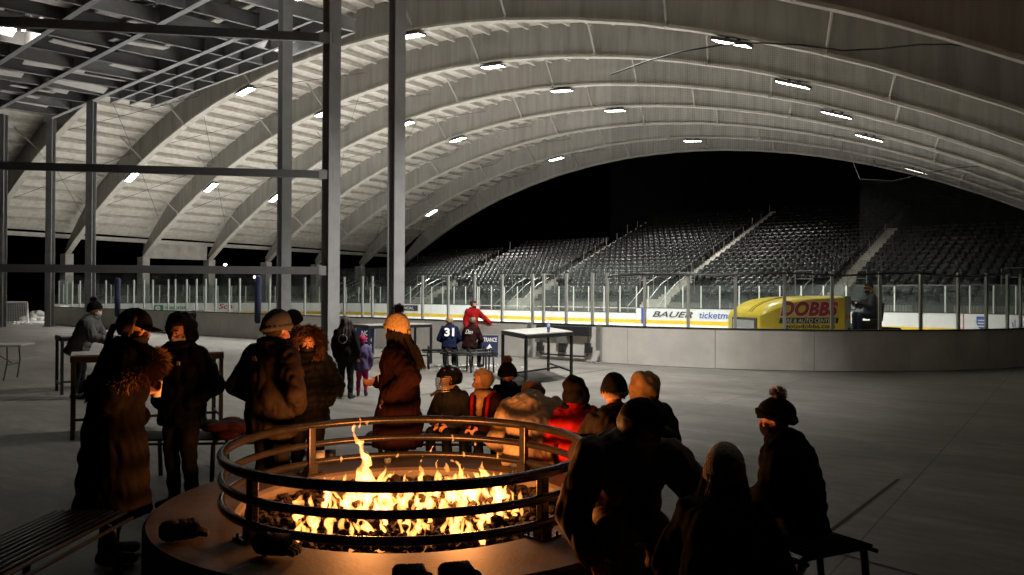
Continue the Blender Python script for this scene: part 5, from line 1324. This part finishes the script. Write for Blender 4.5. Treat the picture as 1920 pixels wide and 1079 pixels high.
B().prism([p['Sc'] + Vector((-.12 + .03 * u_, .158, -.10 + .03 * v_)) for u_, v_ in ((0, 0), (1, 0), (1, 1), (0, 1))], 0, 0, Vector((0, .006, 0))).build('chest_emblem', C['white_cloth'], p['root'])
p = person('tall man in a slate beanie and brown shell jacket seen from behind', atD(510, 6.75), vdir(32), 1.645, arms=('pocket', 'pocket'), jac='brown', trou='black2', head=(40, 14), skin='skin2', hat=('beanie', 'steelblue', 'steelblue', .035), bulk=1.4, shoulders=1.10, hem=-.20, hair=('short', 'hair_dk'))
B().tube([p['hd'](.086, -.01, .012), p['hd'](.078, .05, .014), p['hd'](.052, .088, .010), p['hd'](.03, .10, .008), p['hd'](0, .108, .012)], .0022, 5).build('glasses', C['cage'], p['root'])
b = B(); b.tube([p['Nc'] + Vector((.095 * math.cos(a), .01 + .09 * math.sin(a), .035)) for a in [2 * math.pi * i / 20 for i in range(20)]], .032, 8, closed=True); remesh(b, 'collar', C['brown'], p['root'], .013, 3, .008)
B().prism([p['Sc'] + Vector((-.035 + .05 * u_, -.165, -.06 + .05 * v_)) for u_, v_ in ((0, 0), (1, 0), (1, .3), (.75, .8), (.4, .35), (.2, .8), (0, .4))], 0, 0, Vector((0, -.004, 0))).build('chest_emblem', C['fur'], p['root'])
person('woman in a black puffy coat with orange lit fur round her hood', atD(578, 7.75), vdir(158), 1.47, arms=('pocket', 'pocket'), jac='black', trou='black', head=(10, 8), skin='skin2', hood=('up', 'black', 62, 'fur'), mask='mask', bulk=1.45, eyes=True, hem=-.22, quilt=.016)
person('dark figure in a black knit cap behind the man in the slate beanie', atD(549, 9.4), vdir(20), 1.60, arms=('down', 'down'), jac='black2', trou='black', hat=('beanie', 'black2', 'black2', .02), near=False)
p = person('woman in a glowing orange knit hat with black pompom and dark red coat', atD(750, 7.55), vdir(285), 1.60, arms=('front', 'back'), jac='maroon', trou='black', head=(-8, 6), skin='skin2', hat=('pom', 'orange_knit', 'orange_knit', .045, 'black2'), hair=('long', 'hair_dk', .06), mask='mask', bulk=1.5, hem=-.42, flare=.04)
B().tube([p['hd'](-.08, .02, -.02), p['hd'](-.075, .07, -.12), p['Sc'] + Vector((-.06, .16, -.02)), p['Sc'] + Vector((-.05, .18, -.18)), p['mid'] + Vector((-.06, .185, .02)), p['mid'] + Vector((-.04, .185, -.10))], .0035, 5).build('earphone_cord', C['white_cloth'], p['root'])
# ---- seated round the fire
p = person('small child in a black hockey helmet with wire cage facing left', atD(851, 8.05), vdir(205), 1.16, 'sit', .44, lean=6, head=(38, 6), arms=('lap', 'lap'), jac='char', trou='black', shoe='skate', skin='skin2', hat=('helmet', 'helmet'), child=1.28, bulk=1.3, eyes=True)
B().bar(p['hd'](.0, .115, -.085), p['hd'](.015, .215, -.135), .03, .022).build('stick_bar', C['boot'], p['root'])  # bar standing in for a hockey stick end, not helmet gear
p = person('blond small child in a dark jacket with red straps', atD(918, 7.9), vdir(215), 1.18, 'sit', .44, lean=8, head=(42, 8), arms=('lap', 'lap'), jac='maroon', trou='black', shoe='skate', skin='skin2', hair=('short', 'hair_bl'), child=1.28, bulk=1.2, eyes=True)
b = B(); b.tube([p['Nc'] + Vector((.07 * math.cos(a), .02 + .075 * math.sin(a), -.005 + .02 * math.sin(a))) for a in [2 * math.pi * i / 18 for i in range(18)]], .032, 8, closed=True); b.cap(p['Sc'] + Vector((0, .09, -.0)), .045, p['mid'] + Vector((.0, .13, .02)), .03); remesh(b, 'scarf', C['scarf'], p['root'], .011, 3, .015, .05)
for sx in (-1, 1): B().tube([p['Sc'] + Vector((sx * .09, -.02, .05)), p['Sc'] + Vector((sx * .095, .09, .01)), p['mid'] + Vector((sx * .085, .135, 0)), p['Hc'] + Vector((sx * .08, .13, .08))], .017, 7).build('strap', C['red'], p['root'], True)
person('child in a black knit hat with an orange lit pompom', atD(956, 8.35), vdir(190), 1.20, 'sit', .44, lean=5, head=(20, 10), arms=('lap', 'lap'), jac='black2', trou='black', skin='skin2', hat=('pom', 'black2', 'black2', .02, 'fur'), child=1.2, mask='mask')
person('person in a sand coloured sweatshirt hunched over with back to the fire', atD(993, 7.0, -.04), vdir(5), 1.74, 'sit', LZ + .03, lean=24, hunch=30, head=(0, 64), arms=('lap', 'lap'), jac='sand', trou='jean', skin='skin', hair=('short', 'hair_br'), hood=('down', 'grey'), bulk=1.2, shoulders=1.16)
person('child in a bright red sweatshirt and dark hood with back to the fire', atD(1088, 6.75, -.04), vdir(350), 1.42, 'sit', LZ + .02, lean=10, hunch=10, head=(0, 15), arms=('lap', 'lap'), jac='red', trou='black', skin='skin', hood=('up', 'brownblack', 50), bulk=.8)
person('person in a dark beanie with light stripes sitting turned from the fire', atD(1172, 5.95, -.02), vdir(352), 1.64, 'sit', LZ + .03, lean=18, hunch=16, head=(12, 14), arms=('lap', 'knee'), jac='brown', trou='jean', skin='skin', hat=('beanie', 'black2', 'tan', .03), hood=('down', 'char'), bulk=1.2)
person('person in a tan hood behind the striped beanie', atD(1228, 6.6), vdir(345), 1.42, 'sit', .43, lean=14, hunch=10, head=(0, 10), arms=('lap', 'lap'), jac='char', trou='black', skin='skin', hood=('up', 'tan', 46), bulk=1.2, child=1.1)
p = person('big man in a dark baseball cap and grey hooded jacket bent forward at right', atD(1160, 4.98), vdir(176), 1.86, 'sit', LZ + .06, lean=32, hunch=14, head=(-48, 16), arms=('knee', (( .22, .02, -.26), (.02, .30, -.36))), jac='stone', trou='khaki', skin='skin', hat=('cap', 'char'), hair=('short', 'hair_dk'), hood=('down', 'grey'), mask='maskw', bulk=1.35, shoulders=1.16, eyes=True)
p = person('woman in a beige chunky knit hat with long hair at the bottom right', atD(1358, 3.5), vdir(14), 1.45, 'sit', .42, lean=24, hunch=14, head=(10, 12), arms=('lap', 'lap'), jac='black2', trou='black', skin='skin', hat=('beanie', 'knit', 'knit', .045), hair=('long', 'hair_br', .22), bulk=1.35)
p = person('person in a black coat and black hat with grey pompom sitting at the right', atD(1496, 4.95), vdir(302), 1.46, 'sit', .42, lean=7, hunch=6, head=(-4, 8), arms=('lap', 'lap'), jac='black2', trou='black', skin='skin2', hat=('pom', 'black2', 'black2', .0, 'furg'), mask='mask', hood=('down', 'black2'), bulk=1.9, hem=-.16, shoe='skate', quilt=.01, child=1.06)
# ---- in the middle distance
person('person in a grey hoodie and pompom beanie leaning on a high table at left', atD(148, 14.4), vdir(84), 1.68, lean=24, arms=('table', 'table'), jac='grey', trou='black', head=(0, 2), skin='skin2', hat=('pom', 'black2', 'black2', .02), mask='maskw', hood=('down', 'grey'), bulk=1.25, glove='black2', shoe='skate')
p = person('adult with long dark hair and a round back emblem walking to the rink', atD(649, 14.6), vdir(8), 1.42, arms=('down', 'down'), jac='black2', trou='black', hair=('long', 'hair_dk', .0), near=False, bulk=1.1, shoe='skate', feet=((-.12, .05, 0), (.14, -.1, 0)))
t_ = p['Sc'] + Vector((0, -.155, -.13)); B().tube([t_ + Vector((.075 * math.cos(a), 0, .075 * math.sin(a))) for a in [2 * math.pi * i / 24 for i in range(24)]], .006, 5, closed=True).build('back_emblem', C['furg'], p['root'])
person('small child in a lilac jacket and pink snow trousers walking beside the long haired adult', atD(680, 14.9), vdir(-6), 1.04, arms=('down', 'down'), jac='lilac', trou='pink', hat=('beanie', 'pink', 'pink', .01), near=False, child=1.15, bulk=1.3, shoe='skate')
person('coach in a bright red hooded top leaning on the near boards', atY(884, 664, YN - .42) * Vector((1, 1, 0)), vdir(150), 1.62, lean=6, arms=('down', 'out'), jac='red', trou='black', head=(-25, 10), skin='skin2', hair=('short', 'hair_dk'), near=False, bulk=1.1, mask='mask')
p = person('skater in a navy jersey with number 31 sitting on the bench at the boards', atD(843, 20.6), vdir(-4), 1.58, 'sit', .45, lean=14, hunch=8, arms=('lap', 'lap'), jac='navy', trou='black', hair=('short', 'hair_bl'), near=False, bulk=.75, shoe='skate')
q = p['mid'] + p['sd2'] * .10; upj = p['sd2']; text('lettering', '31', C['white_cloth'], p['root'], q + Vector((0, -.19, .02)), (1, 0, 0), upj, width=.24, height=.22, bold=.04, ext=.012)
p = person('skater in a maroon jacket with white script sitting beside the navy jersey', atD(880, 20.6), vdir(22), 1.56, 'sit', .45, lean=16, hunch=8, arms=('lap', 'lap'), jac='maroon', trou='black', hair=('short', 'hair_br'), near=False, bulk=.75, shoe='skate')
text('lettering', 'Dan', C['white_cloth'], p['root'], p['mid'] + p['sd2'] * .14 + Vector((.04, -.195, 0)), (1, 0, 0), p['sd2'], width=.2, height=.11, shear=.3, ext=.01)
# ---- driver
zr = za.rotation_euler.z; mz = Matrix.Translation(za.location) @ Matrix.Rotation(zr, 4, 'Z')
dl = mz @ Vector((-2.50, .1, .0)); 
p = person('driver in a dark jacket and orange banded beanie on the ice machine', (dl.x, dl.y, .70), vdir(260), 1.80, 'sit', .50, lean=4, arms=('wheel', 'wheel'), jac='steelblue', trou='jean', head=(0, 4), skin='skin2', hat=('beanie', 'navy', 'orange_band', .02), mask='mask', near=False, bulk=1.2, glove='black2')
